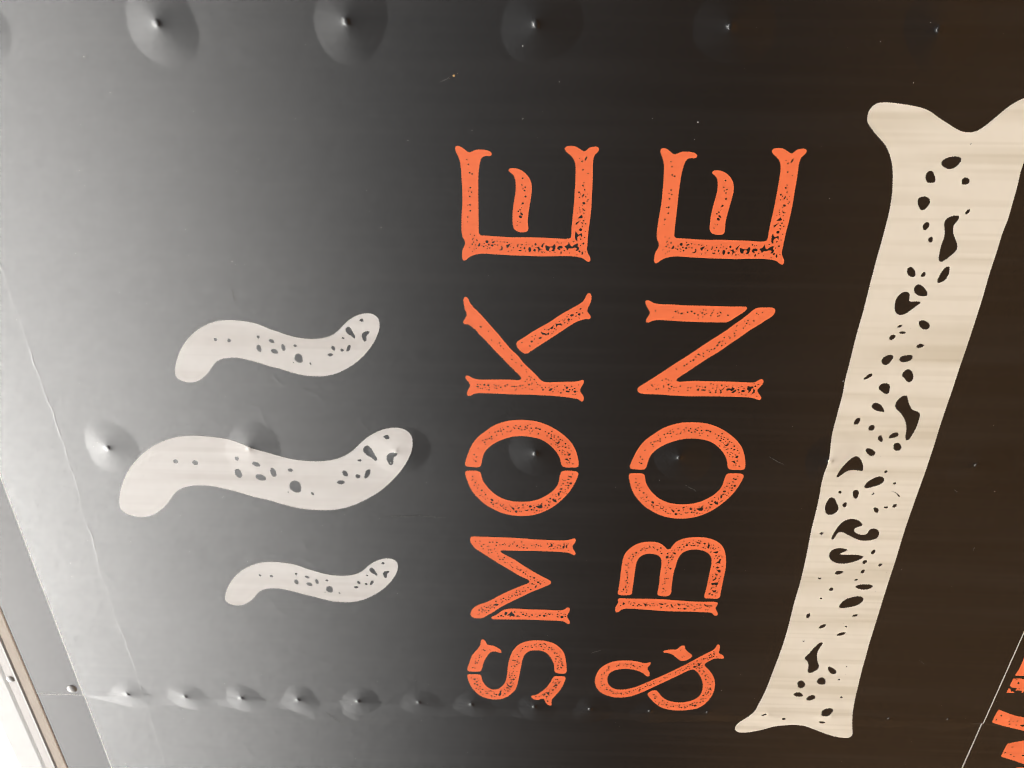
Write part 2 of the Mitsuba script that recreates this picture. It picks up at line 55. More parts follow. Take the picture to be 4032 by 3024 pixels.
ART['E'] = ([[-1818,931,-1802,924,-1793,898,-1804,861,-1829,823,-1854,790,-1862,767,-1851,735,-1834,689,-1831,630,-1837,571,-1852,529,-1871,512,-1893,516,-1902,533,-1902,576,-1913,614,-1939,635,-1993,650,-2068,663,-2170,670,-2299,673,-2473,673,-2650,674,-2776,673,-2817,669,-2838,648,-2841,608,-2848,483,-2857,306,-2854,84,-2857,-93,-2863,-270,-2865,-394,-2857,-424,-2832,-435,-2768,-436,-2634,-441,-2483,-450,-2283,-455,-2113,-455,-2021,-453,-1963,-442,-1917,-419,-1873,-375,-1832,-328,-1812,-319,-1789,-334,-1778,-384,-1782,-434,-1806,-485,-1831,-528,-1836,-550,-1821,-570,-1794,-602,-1786,-635,-1785,-685,-1799,-706,-1823,-708,-1848,-692,-1877,-665,-1919,-652,-1985,-650,-2085,-655,-2272,-657,-2454,-659,-2630,-651,-2765,-640,-2929,-636,-3003,-635,-3049,-651,-3095,-676,-3133,-680,-3152,-665,-3143,-638,-3111,-591,-3093,-528,-3085,-456,-3086,-277,-3091,-98,-3089,81,-3085,260,-3080,395,-3073,530,-3070,637,-3081,709,-3100,764,-3129,809,-3158,846,-3160,864,-3140,880,-3084,884,-3018,874,-2971,851,-2939,843,-2907,849,-2866,870,-2807,880,-2698,881,-2564,873,-2432,863,-2301,862,-2156,865,-2037,871,-1971,879,-1905,901,-1855,924],[-2064,319,-2047,313,-2037,292,-2036,250,-2046,199,-2074,147,-2112,104,-2162,69,-2222,49,-2282,45,-2351,51,-2447,65,-2561,80,-2650,87,-2722,82,-2758,81,-2786,99,-2795,138,-2791,187,-2770,236,-2734,260,-2671,267,-2546,268,-2467,260,-2353,243,-2267,233,-2207,236,-2156,245,-2114,266,-2087,296]],
 [[-1945,799,6],[-2000,783,7],[-2095,769,8],[-2108,742,8],[-2268,765,8],[-2308,785,5],[-2320,752,7],[-2371,772,8],[-2473,798,6],[-2471,773,9],[-2542,771,8],[-2618,802,8],[-2676,806,5],[-2828,777,5],[-2843,729,6],[-2151,154,8],[-2228,163,7],[-2254,124,8],[-2270,150,6],[-2293,130,8],[-2363,119,10],[-2521,181,8],[-2540,202,8],[-2671,177,5],[-2711,214,6],[-2663,206,4],[-2495,162,4],[-2429,152,-2444,134,-2455,147,-2461,166],[-2554,181,-2589,145,18],[-2590,193,-2620,158,26],[-1891,-578,-1946,-554,15],[-1948,-524,8],[-2045,-538,8],[-2086,-598,5],[-1916,-496,5],[-2194,-556,6],[-2214,-541,-2237,-554,17],[-2263,-572,-2286,-568,13],[-2305,-505,9],[-2323,-526,6],[-2365,-513,6],[-2368,-548,-2338,-545,-2323,-563,-2332,-570,-2351,-558],[-2351,-576,-2361,-594,10],[-2390,-615,7],[-2408,-605,6],[-2324,-604,4],[-2422,-551,-2442,-584,23],[-2457,-551,5],[-2486,-522,5],[-2513,-524,6],[-2540,-531,6],[-2490,-557,-2508,-570,-2516,-593,-2523,-576,-2510,-555],[-2550,-574,6],[-2551,-500,4],[-2570,-547,-2590,-555,-2596,-569,-2610,-554,-2615,-506,-2592,-527],[-2605,-588,5],[-2637,-538,-2659,-521,-2677,-505,-2693,-488,-2669,-484,-2664,-500],[-2642,-575,8],[-2659,-547,-2681,-572,11],[-2679,-603,7],[-2699,-554,-2721,-577,9],[-2752,-545,15],[-2775,-601,5],[-2772,-487,-2812,-520,-2795,-558,-2843,-565,-2821,-546,-2844,-512,-2896,-512,-2867,-487,-2822,-482],[-2868,-553,8],[-2847,-599,6],[-2922,-586,10],[-2902,-453,-2902,-484,7],[-2947,-552,6],[-2876,742,-2903,757,11],[-2894,712,-2908,689,14],[-2924,738,7],[-2949,755,8],[-2951,718,-2971,715,11],[-2934,667,-2950,658,-2973,665,-2980,685,-2972,690],[-2991,788,5],[-3015,735,6],[-3004,708,5],[-3040,754,5],[-2968,638,5],[-2940,612,6],[-2918,577,16],[-2972,627,-2988,608,13],[-2965,589,5],[-2955,554,9],[-2981,575,5],[-3007,583,-3004,565,8],[-2996,542,8],[-2932,518,-2913,479,18],[-2894,515,6],[-2963,514,12],[-2952,480,6],[-2958,448,7],[-2908,454,6],[-2916,415,5],[-2969,408,-2982,389,-3010,389,-3024,408,-3016,438,-3012,413,-2997,402],[-2919,368,7],[-2924,332,7],[-2959,346,-2937,292,-2981,316,-2995,330],[-2969,288,5],[-2930,273,4],[-3034,319,6],[-2988,255,7],[-3020,280,5],[-2933,199,-2987,210,11],[-2988,167,7],[-3022,196,-3023,155,14],[-2949,152,8],[-2974,122,-3008,121,16],[-2950,103,5],[-2917,103,5],[-2931,72,-2950,63,8],[-2975,60,-3042,57,29],[-2963,31,7],[-3029,109,5],[-2939,3,-2941,-25,25],[-2917,-121,-2951,-104,-2979,-98,-2966,-76,-2938,-95],[-2976,-7,-2977,-38,-2968,-51,-2994,-62,-3001,-96,-3012,-65,-3045,-44,-2999,-43],[-3015,-1,13],[-3038,-91,8],[-3032,-110,-3041,-133,7],[-2949,-135,-2962,-162,-2962,-215,-2936,-237,-2949,-248,-2995,-248,-3023,-235,-3019,-204,-3000,-221,-2977,-207,-2984,-181,-3020,-173,-3020,-152],[-3028,-240,-3044,-254,9],[-3025,-186,5],[-2986,-274,-2962,-287,-2955,-313,-2971,-340,-2985,-336,-2987,-301,-3008,-315,-3004,-288],[-3022,-324,-3062,-321,15],[-2909,-271,7],[-2921,-294,5],[-2918,-318,5],[-3015,-361,7],[-2963,-362,-2942,-397,-2907,-413,-2942,-428,-2962,-451,-2941,-477,-2924,-525,-2959,-520,-2972,-536,-3014,-520,-3014,-502,-2986,-510,-2978,-469,-2987,-448,-2988,-416,-3011,-395,-2988,-385],[-3021,-543,11],[-3018,-578,-3067,-579,16],[-3026,-616,5],[-3046,-426,5],[-3065,-518,5]])
ART['A'] = ([[-10017,-2038,-9997,-2027,-10010,-1999,-10023,-1958,-10019,-1903,-9992,-1817,-9979,-1720,-9979,-1599,-9998,-1468,-10054,-1352,-10135,-1260,-10242,-1194,-10356,-1164,-10462,-1151,-10568,-1164,-10673,-1207,-10769,-1287,-10827,-1389,-10862,-1516,-10858,-1640,-10829,-1762,-10769,-1881,-10664,-2032,-10532,-2204,-10401,-2375,-10271,-2543,-10189,-2643,-10152,-2699,-10146,-2758,-10174,-2798,-10275,-2870,-10386,-2920,-10508,-2950,-10614,-2954,-10723,-2937,-10806,-2897,-10873,-2819,-10919,-2713,-10937,-2603,-10924,-2490,-10874,-2373,-10796,-2291,-10709,-2234,-10665,-2199,-10658,-2155,-10691,-2096,-10735,-2057,-10762,-2053,-10824,-2084,-10921,-2154,-11008,-2237,-11086,-2345,-11130,-2486,-11138,-2637,-11116,-2785,-11070,-2917,-10982,-3018,-10860,-3089,-10732,-3135,-10588,-3153,-10482,-3149,-10360,-3123,-10240,-3071,-10131,-2997,-10064,-2941,-10023,-2921,-9988,-2931,-9935,-2984,-9881,-3049,-9866,-3107,-9873,-3179,-9866,-3208,-9833,-3209,-9789,-3179,-9763,-3141,-9744,-3117,-9694,-3114,-9628,-3117,-9571,-3103,-9550,-3077,-9581,-3057,-9639,-3041,-9691,-3001,-9761,-2915,-9893,-2765,-10009,-2635,-10144,-2469,-10273,-2301,-10394,-2130,-10516,-1958,-10592,-1842,-10642,-1723,-10668,-1601,-10660,-1514,-10618,-1438,-10541,-1383,-10453,-1359,-10348,-1365,-10267,-1402,-10212,-1471,-10182,-1566,-10174,-1687,-10191,-1785,-10230,-1885,-10279,-1950,-10329,-2003,-10333,-2034,-10292,-2048,-10223,-2032,-10155,-2002,-10112,-2008,-10068,-2030],[-9753,-2214,-9727,-2235,-9706,-2292,-9697,-2362,-9693,-2415,-9671,-2448,-9629,-2473,-9603,-2506,-9601,-2541,-9626,-2556,-9664,-2560,-9699,-2582,-9751,-2629,-9804,-2683,-9829,-2697,-9863,-2684,-9915,-2636,-9947,-2580,-9949,-2532,-9913,-2480,-9857,-2421,-9805,-2362,-9778,-2287,-9772,-2233]],
 [[-9704,-2499,8],[-9861,-2528,-9857,-2546,14],[-9838,-2547,-9834,-2569,17],[-10126,-1481,-10096,-1502,17],[-10091,-1524,12],[-10063,-1533,6],[-10083,-1598,9],[-10039,-1622,-10059,-1642,-10066,-1678,-10075,-1667,-10071,-1636],[-10106,-1661,7],[-10059,-1722,11],[-10092,-1759,13],[-10116,-1784,9],[-10131,-1722,6],[-10105,-1853,-10121,-1891,17],[-10080,-1910,7],[-10147,-1836,9],[-10139,-1362,13],[-10183,-1358,9],[-10164,-1383,6],[-10212,-1353,9],[-10211,-1375,7],[-10236,-1334,7],[-10210,-1331,6],[-10278,-1283,-10271,-1313,15],[-10307,-1285,-10303,-1311,17],[-10329,-1259,10],[-10349,-1329,6],[-10415,-1260,7],[-10425,-1278,7],[-10495,-1260,10],[-10543,-1254,-10549,-1268,21],[-10588,-1279,12],[-10565,-1314,10],[-10628,-1256,6],[-10632,-1360,10],[-10675,-1365,12],[-10695,-1322,-10682,-1341,15],[-10689,-1424,13],[-10719,-1441,9],[-10731,-1402,7],[-10760,-1482,13],[-10712,-1470,6],[-10774,-1525,9],[-10727,-1539,9],[-10755,-1550,9],[-10756,-1568,-10741,-1619,-10795,-1623,-10764,-1602],[-10794,-1651,6],[-10739,-1668,-10754,-1738,13],[-10703,-1747,10],[-10730,-1750,6],[-10732,-1793,6],[-10673,-1815,9],[-10647,-1849,7],[-10635,-1877,7],[-10646,-1916,13],[-10683,-1913,13],[-10606,-1914,7],[-10604,-1898,6],[-10623,-1955,7],[-10589,-1991,-10566,-2014,21],[-10616,-1981,7],[-10504,-2012,-10534,-2031,15],[-10539,-2036,7],[-10524,-2081,-10506,-2102,21],[-10552,-2063,9],[-10549,-2090,9],[-10455,-2126,9],[-10503,-2138,10],[-10420,-2165,6],[-10417,-2246,7],[-10446,-2232,7],[-10358,-2305,10],[-10345,-2329,-10330,-2347,12],[-10347,-2276,6],[-10264,-2385,9],[-10284,-2362,6],[-10212,-2469,10],[-10181,-2500,-10164,-2505,17],[-10157,-2533,10],[-10115,-2556,6],[-10230,-2535,6],[-10257,-2469,6],[-10175,-2566,-10165,-2602,13],[-10142,-2613,9],[-10113,-2632,13],[-10077,-2636,-10080,-2685,13],[-10027,-2651,7],[-10109,-2686,9],[-10073,-2738,-10055,-2760,-10063,-2773,-10019,-2792,-9985,-2811,-10000,-2837,-9965,-2866,-9991,-2860,-10035,-2835,-10010,-2808,-10045,-2789,-10097,-2777,-10101,-2753],[-10010,-2742,13],[-10023,-2708,6],[-9943,-2788,11],[-9898,-2857,10],[-9872,-2875,-9879,-2909,-9914,-2886],[-9877,-2918,7],[-9869,-2940,8],[-9907,-2963,9],[-9834,-2978,-9876,-2986,25],[-9778,-2988,11],[-9811,-2965,10],[-9812,-3010,10],[-9841,-3016,11],[-9768,-3039,13],[-9723,-3031,8],[-9826,-3042,10],[-9792,-3051,6],[-9836,-3094,7],[-10093,-2872,-10079,-2889,23],[-10045,-2879,9],[-10100,-2837,11],[-10035,-2827,17],[-10074,-2802,11],[-10110,-2796,10],[-10171,-2855,14],[-10147,-2891,-10168,-2939,-10208,-2935,-10186,-2910,-10177,-2925],[-10235,-2910,10],[-10116,-2854,7],[-10243,-2993,-10259,-2953,-10289,-2951,-10310,-2971,-10279,-2968],[-10282,-2992,-10329,-3032,-10321,-3009],[-10367,-2983,13],[-10431,-3008,-10448,-3037,13],[-10472,-3034,-10476,-3083,12],[-10335,-3052,6],[-10415,-3094,7],[-10547,-3068,-10555,-3090,-10591,-3092,-10625,-3115,-10609,-3084,-10583,-3067],[-10570,-3034,10],[-10604,-3061,9],[-10550,-2995,6],[-10629,-3023,6],[-10642,-3062,-10663,-3077,-10709,-3052,-10682,-3042],[-10706,-3101,9],[-10669,-3014,7],[-10692,-3013,7],[-10724,-3035,7],[-10725,-2996,-10765,-3001,-10757,-2966],[-10743,-3077,6],[-10849,-2937,-10824,-3021,15],[-10887,-2975,-10891,-3025,21],[-10823,-3039,7],[-10921,-2956,12],[-10938,-2898,12],[-10925,-2866,7],[-10963,-2829,14],[-11000,-2836,12],[-10987,-2799,15],[-11003,-2881,20],[-11025,-2752,11],[-11066,-2719,14],[-11033,-2703,9],[-10980,-2691,6],[-11002,-2588,-10990,-2634,-11019,-2618],[-11038,-2595,-11060,-2638,18],[-11063,-2657,12],[-11022,-2544,6],[-11021,-2575,6],[-11036,-2517,12],[-11025,-2469,-11049,-2474,20],[-10984,-2485,8],[-11015,-2369,-10983,-2397,-11004,-2424,-11020,-2394],[-10908,-2321,11],[-10959,-2363,9],[-10995,-2321,8],[-10998,-2343,6],[-10951,-2411,8],[-11070,-2423,8],[-10934,-2261,-10956,-2270,15],[-10989,-2263,11],[-10924,-2204,8],[-10758,-2133,-10774,-2181,18],[-10814,-2188,9],[-10822,-2213,9],[-10848,-2186,13],[-10777,-2194,6]])
ART['B'] = ([[-8522,-1397,-8461,-1398,-8333,-1406,-8155,-1410,-7979,-1414,-7834,-1424,-7718,-1450,-7624,-1509,-7544,-1590,-7494,-1695,-7481,-1813,-7491,-1912,-7531,-1987,-7579,-2035,-7615,-2072,-7609,-2104,-7554,-2136,-7476,-2182,-7417,-2263,-7384,-2367,-7369,-2473,-7375,-2593,-7403,-2704,-7462,-2809,-7551,-2886,-7669,-2935,-7810,-2965,-7954,-2979,-8129,-2975,-8322,-2973,-8458,-2969,-8533,-2968,-8568,-2944,-8577,-2889,-8573,-2809,-8572,-2752,-8542,-2729,-8481,-2730,-8346,-2741,-8167,-2746,-7991,-2752,-7861,-2754,-7768,-2740,-7691,-2697,-7637,-2625,-7611,-2535,-7612,-2437,-7634,-2363,-7690,-2293,-7792,-2249,-7922,-2230,-8068,-2212,-8245,-2208,-8395,-2210,-8493,-2211,-8531,-2192,-8551,-2149,-8551,-2081,-8537,-2023,-8508,-2007,-8432,-2007,-8312,-2013,-8134,-2007,-7958,-2010,-7857,-2005,-7786,-1984,-7738,-1936,-7716,-1868,-7714,-1791,-7735,-1727,-7789,-1671,-7870,-1639,-8000,-1627,-8147,-1622,-8311,-1619,-8461,-1614,-8522,-1611,-8542,-1592,-8552,-1524,-8555,-1445,-8544,-1410],[-8636,-1411,-8620,-1433,-8620,-1518,-8621,-1689,-8615,-1917,-8614,-2087,-8628,-2259,-8637,-2431,-8646,-2602,-8644,-2773,-8642,-2920,-8653,-2950,-8679,-2957,-8718,-2947,-8765,-2934,-8818,-2954,-8872,-2979,-8911,-2984,-8931,-2963,-8921,-2933,-8878,-2893,-8865,-2846,-8863,-2720,-8861,-2513,-8862,-2284,-8861,-2111,-8849,-1938,-8840,-1765,-8832,-1626,-8837,-1534,-8858,-1478,-8907,-1436,-8916,-1396,-8885,-1382,-8823,-1380,-8760,-1397,-8713,-1416]],
 [[-8482,-1457,7],[-8413,-1475,-8458,-1481,18],[-8487,-1527,10],[-8443,-1529,8],[-8369,-1505,-8402,-1508,21],[-8376,-1545,5],[-8352,-1504,-8335,-1514,12],[-8300,-1526,12],[-8314,-1553,6],[-8263,-1490,8],[-8253,-1511,9],[-8181,-1508,-8168,-1527,-8224,-1528,-8203,-1509],[-8138,-1518,9],[-8088,-1504,12],[-8055,-1486,9],[-7998,-1523,10],[-8000,-1554,5],[-7940,-1478,11],[-7947,-1501,8],[-7910,-1511,8],[-7891,-1574,6],[-7846,-1555,9],[-7815,-1554,-7812,-1568,13],[-7793,-1572,-7757,-1578,23],[-7729,-1561,10],[-7765,-1533,6],[-7808,-1514,9],[-7700,-1614,14],[-7715,-1645,5],[-7756,-1611,6],[-7651,-1678,10],[-7625,-1698,11],[-7601,-1724,9],[-7624,-1741,-7602,-1759,-7597,-1786,-7615,-1771],[-7656,-1744,7],[-7568,-1801,9],[-7591,-1797,-7591,-1818,12],[-7574,-1846,-7574,-1874,-7598,-1868,-7594,-1854],[-7615,-1878,6],[-7633,-1922,12],[-7596,-1972,12],[-7664,-1968,7],[-7700,-1992,10],[-7691,-2065,-7680,-2097,-7719,-2082,-7709,-2073],[-7752,-2060,-7742,-2101,-7768,-2100,-7789,-2100,-7798,-2070],[-7680,-2116,6],[-7646,-2138,5],[-7633,-2169,-7626,-2187,15],[-7626,-2233,9],[-7620,-2282,9],[-7576,-2248,11],[-7583,-2213,6],[-7681,-2149,-7669,-2170,-7693,-2205,-7714,-2204,-7705,-2179],[-7777,-2131,11],[-7746,-2143,10],[-7746,-2170,7],[-7774,-2170,10],[-7720,-2153,6],[-7809,-2157,10],[-7835,-2112,8],[-7861,-2113,-7897,-2119,20],[-7933,-2098,8],[-7972,-2126,8],[-7991,-2153,14],[-7978,-2073,8],[-8028,-2099,5],[-8064,-2109,-8087,-2097,-8106,-2099,-8094,-2087,-8072,-2090],[-8189,-2118,10],[-8200,-2089,8],[-8194,-2143,5],[-8249,-2095,8],[-8285,-2095,10],[-8319,-2070,6],[-8399,-2085,12],[-8413,-2104,5],[-8472,-2065,-8459,-2095,13],[-8443,-2128,7],[-7454,-2299,7],[-7522,-2266,-7514,-2306,11],[-7541,-2333,-7489,-2341,-7533,-2368,-7547,-2353],[-7563,-2308,11],[-7494,-2363,6],[-7479,-2382,9],[-7491,-2436,9],[-7518,-2388,-7531,-2427,-7515,-2480,-7541,-2461,-7542,-2418],[-7453,-2462,-7466,-2496,-7471,-2542,-7502,-2541,-7486,-2503],[-7433,-2526,-7457,-2557,15],[-7439,-2509,6],[-7540,-2499,-7532,-2528,15],[-7431,-2434,5],[-7486,-2590,-7493,-2624,27],[-7567,-2595,10],[-7580,-2626,7],[-7539,-2607,6],[-7535,-2634,6],[-7470,-2664,-7522,-2687,-7579,-2678,-7572,-2652,-7523,-2660],[-7516,-2707,7],[-7571,-2702,7],[-7570,-2725,-7552,-2756,-7574,-2742,-7597,-2772,-7593,-2745],[-7582,-2781,9],[-7553,-2819,7],[-7662,-2710,-7633,-2725,15],[-7647,-2746,-7638,-2789,-7627,-2820,-7656,-2826,-7671,-2793],[-7513,-2740,7],[-7615,-2851,5],[-7722,-2832,-7724,-2871,17],[-7716,-2803,10],[-7736,-2894,7],[-7706,-2880,5],[-7773,-2788,6],[-7760,-2832,11],[-7771,-2861,-7791,-2891,-7820,-2878,-7870,-2891,-7857,-2856,-7866,-2813,-7832,-2841,-7807,-2860],[-7921,-2922,8],[-7931,-2795,8],[-7889,-2852,6],[-7959,-2825,-7922,-2848,-7943,-2881,-7963,-2859],[-7991,-2846,-7993,-2912,-8044,-2908,-8038,-2880,-8016,-2871],[-8046,-2836,-8075,-2857,-8089,-2886,-8104,-2861,-8097,-2845],[-8091,-2804,6],[-8128,-2806,9],[-8124,-2927,8],[-8122,-2852,-8170,-2869,-8193,-2844,-8216,-2831,-8187,-2814,-8175,-2842],[-8158,-2910,9],[-8261,-2803,-8252,-2841,-8247,-2902,-8303,-2892,-8289,-2851,-8298,-2819,-8283,-2806],[-8218,-2900,-8208,-2921,12],[-8244,-2779,5],[-8318,-2885,8],[-8339,-2852,6],[-8355,-2888,6],[-8324,-2845,-8365,-2825,-8391,-2808,-8350,-2814],[-8395,-2826,-8409,-2867,-8397,-2896,-8438,-2893,-8443,-2860],[-8426,-2920,-8460,-2919,-8461,-2890,-8445,-2905],[-8472,-2785,-8448,-2821,-8486,-2815,-8494,-2793],[-8495,-2845,13],[-8516,-2898,8],[-8773,-1456,9],[-8698,-1490,-8732,-1527,-8756,-1505,-8749,-1488],[-8688,-1586,9],[-8745,-1602,-8728,-1624,16],[-8712,-1574,5],[-8702,-1624,5],[-8686,-1641,-8718,-1691,-8719,-1669],[-8760,-1654,12],[-8764,-1719,11],[-8739,-1741,12],[-8761,-1775,11],[-8699,-1801,-8720,-1840,-8754,-1883,-8759,-1849,-8790,-1846,-8744,-1828],[-8704,-1858,9],[-8743,-1865,12],[-8761,-1918,11],[-8726,-1895,7],[-8709,-1939,7],[-8713,-1969,8],[-8762,-1964,-8753,-2000,11],[-8742,-1957,7],[-8710,-2005,-8729,-2024,-8751,-2043,-8744,-2026],[-8697,-2044,-8710,-2114,-8741,-2120,-8727,-2070],[-8789,-2076,-8791,-2105,29],[-8709,-2148,12],[-8766,-2165,-8741,-2202,21],[-8698,-2232,-8743,-2260,-8797,-2288,-8775,-2252,-8737,-2236],[-8719,-2292,-8745,-2311,21],[-8794,-2231,7],[-8687,-2331,-8701,-2358,-8716,-2383,-8739,-2379,-8737,-2351],[-8799,-2363,11],[-8796,-2399,7],[-8707,-2417,9],[-8706,-2444,8],[-8728,-2458,-8734,-2516,-8762,-2525,-8753,-2495],[-8799,-2432,-8783,-2453,-8797,-2489,-8821,-2468,-8817,-2439],[-8686,-2490,7],[-8711,-2545,7],[-8727,-2566,8],[-8803,-2524,5],[-8794,-2557,5],[-8820,-2614,13],[-8746,-2612,7],[-8712,-2621,-8707,-2653,11],[-8779,-2633,-8794,-2660,13],[-8771,-2674,-8792,-2702,13],[-8721,-2688,-8722,-2710,11],[-8694,-2690,7],[-8765,-2710,7],[-8682,-2745,-8716,-2782,-8715,-2833,-8723,-2885,-8739,-2870,-8735,-2835,-8746,-2808,-8732,-2766],[-8814,-2785,7],[-8808,-2818,9],[-8764,-2837,7]])
ART['N'] = ([[-3683,-1399,-3659,-1395,-3640,-1409,-3643,-1436,-3662,-1475,-3679,-1518,-3687,-1573,-3689,-1711,-3697,-1849,-3700,-2078,-3701,-2306,-3704,-2489,-3702,-2616,-3707,-2654,-3724,-2665,-3754,-2651,-3800,-2603,-3851,-2537,-3897,-2480,-3916,-2445,-3921,-2381,-3922,-2243,-3922,-2012,-3915,-1827,-3908,-1687,-3905,-1594,-3909,-1539,-3922,-1499,-3941,-1459,-3938,-1432,-3918,-1424,-3882,-1435,-3842,-1454,-3811,-1464,-3772,-1448,-3722,-1416],[-4923,-1400,-4883,-1409,-4844,-1452,-4793,-1515,-4708,-1623,-4635,-1712,-4524,-1844,-4420,-1976,-4312,-2105,-4204,-2232,-4104,-2359,-4035,-2443,-3957,-2525,-3885,-2607,-3808,-2687,-3747,-2742,-3719,-2783,-3711,-2818,-3709,-2900,-3711,-2978,-3727,-3008,-3757,-3019,-3797,-3010,-3832,-2984,-3878,-2927,-3946,-2846,-4008,-2763,-4118,-2641,-4203,-2541,-4337,-2390,-4435,-2261,-4545,-2132,-4634,-2028,-4706,-1940,-4740,-1906,-4765,-1901,-4778,-1919,-4776,-1987,-4765,-2110,-4763,-2254,-4763,-2447,-4765,-2639,-4768,-2831,-4766,-2917,-4746,-2952,-4719,-2986,-4722,-3016,-4753,-3032,-4791,-3026,-4841,-2996,-4881,-2973,-4919,-2989,-4968,-3026,-5002,-3043,-5030,-3031,-5028,-3001,-5011,-2955,-4997,-2885,-4992,-2719,-4989,-2525,-4991,-2283,-4996,-2089,-4992,-1894,-4980,-1698,-4977,-1551,-4975,-1473,-4956,-1423]],
 [[-3779,-1533,7],[-3785,-1784,9],[-3778,-1810,5],[-3803,-1820,7],[-3816,-1848,-3805,-1877,21],[-3862,-1763,6],[-3792,-1935,9],[-3774,-1969,-3783,-1996,21],[-3806,-2023,10],[-3827,-2068,9],[-3799,-2104,-3797,-2133,19],[-3780,-2090,5],[-3753,-2124,6],[-3758,-2158,5],[-3819,-2150,8],[-3804,-2162,-3802,-2182,10],[-3853,-2122,-3851,-2139,13],[-3871,-2078,5],[-3831,-2228,8],[-3807,-2231,-3784,-2253,13],[-3758,-2255,6],[-3800,-2310,7],[-3832,-2335,8],[-3830,-2314,-3850,-2318,15],[-3773,-2331,-3802,-2356,15],[-3816,-2433,-3829,-2452,19],[-3790,-2795,7],[-3804,-2816,6],[-3778,-2865,6],[-3892,-2774,9],[-3889,-2701,8],[-3900,-2662,5],[-3929,-2689,8],[-3942,-2731,6],[-3965,-2677,6],[-4000,-2649,-3990,-2666,16],[-3968,-2572,7],[-4031,-2572,7],[-4069,-2557,8],[-4107,-2565,8],[-4116,-2495,6],[-4135,-2509,9],[-4131,-2437,8],[-4217,-2370,-4183,-2395,18],[-4190,-2419,-4171,-2426,16],[-4210,-2464,6],[-4242,-2421,9],[-4242,-2366,12],[-4305,-2323,-4273,-2344,16],[-4295,-2288,-4310,-2300,16],[-4325,-2238,-4307,-2250,18],[-4332,-2277,7],[-4378,-2266,4],[-4350,-2194,-4371,-2211,12],[-4375,-2123,-4366,-2139,-4389,-2175,-4385,-2137],[-4386,-2198,5],[-4405,-2196,-4402,-2221,12],[-4406,-2101,6],[-4418,-2114,7],[-4476,-2082,-4444,-2092,20],[-4478,-2050,8],[-4521,-2008,10],[-4546,-1978,10],[-4595,-1879,8],[-4745,-1760,9],[-4764,-1712,8],[-4763,-1785,-4756,-1803,16],[-4770,-1832,5],[-4799,-1774,4],[-4809,-1819,5],[-4829,-1801,11],[-4844,-1736,5],[-4864,-1742,9],[-4855,-1845,10],[-4869,-1798,-4885,-1824,-4892,-1852,-4901,-1831,-4891,-1810],[-4872,-1878,7],[-4865,-1905,6],[-4919,-1815,7],[-4909,-1877,-4922,-1888,12],[-4848,-1958,9],[-4930,-1944,6],[-4841,-1584,9],[-4859,-1600,6],[-4833,-1625,5],[-4837,-1666,5],[-4901,-1648,9],[-4893,-1679,8],[-4908,-1535,5],[-4880,-2058,-4857,-2066,14],[-4869,-2096,9],[-4912,-2055,-4909,-2076,15],[-4840,-2175,9],[-4852,-2203,-4840,-2221,10],[-4893,-2179,-4873,-2210,-4915,-2207,-4910,-2190],[-4901,-2233,-4886,-2260,-4891,-2294,-4904,-2301,-4911,-2273],[-4856,-2286,11],[-4853,-2251,5],[-4804,-2352,8],[-4812,-2388,6],[-4884,-2335,-4903,-2352,-4921,-2344],[-4933,-2362,10],[-4878,-2384,-4855,-2389,12],[-4822,-2438,6],[-4850,-2439,7],[-4881,-2438,6],[-4908,-2434,10],[-4932,-2435,8],[-4823,-2498,10],[-4818,-2540,6],[-4881,-2467,-4892,-2497,-4858,-2527,-4850,-2543,-4880,-2525,-4908,-2500,-4924,-2518,-4944,-2490,-4914,-2491],[-4839,-2563,7],[-4879,-2566,-4862,-2599,-4870,-2630,-4819,-2646,-4855,-2653,-4860,-2672,-4905,-2639,-4889,-2608,-4904,-2576],[-4933,-2635,-4896,-2662,-4884,-2694,-4904,-2697,-4932,-2667],[-4832,-2581,5],[-4846,-2713,-4858,-2739,8],[-4834,-2740,-4831,-2775,9],[-4885,-2723,11],[-4862,-2778,-4859,-2814,10],[-4902,-2760,-4899,-2817,29],[-4925,-2739,9],[-4944,-2769,-4952,-2789,10],[-4960,-2832,7],[-4783,-2915,6],[-4826,-2937,11],[-4793,-2955,-4798,-2986,14],[-4823,-2844,-4833,-2875,-4827,-2907,-4860,-2914,-4860,-2895,-4894,-2889,-4930,-2855,-4894,-2862,-4878,-2838,-4856,-2835],[-4860,-2914,-4887,-2943,-4920,-2941,-4955,-2896,-4926,-2913,-4893,-2922],[-4973,-2978,7],[-4945,-2949,5]])
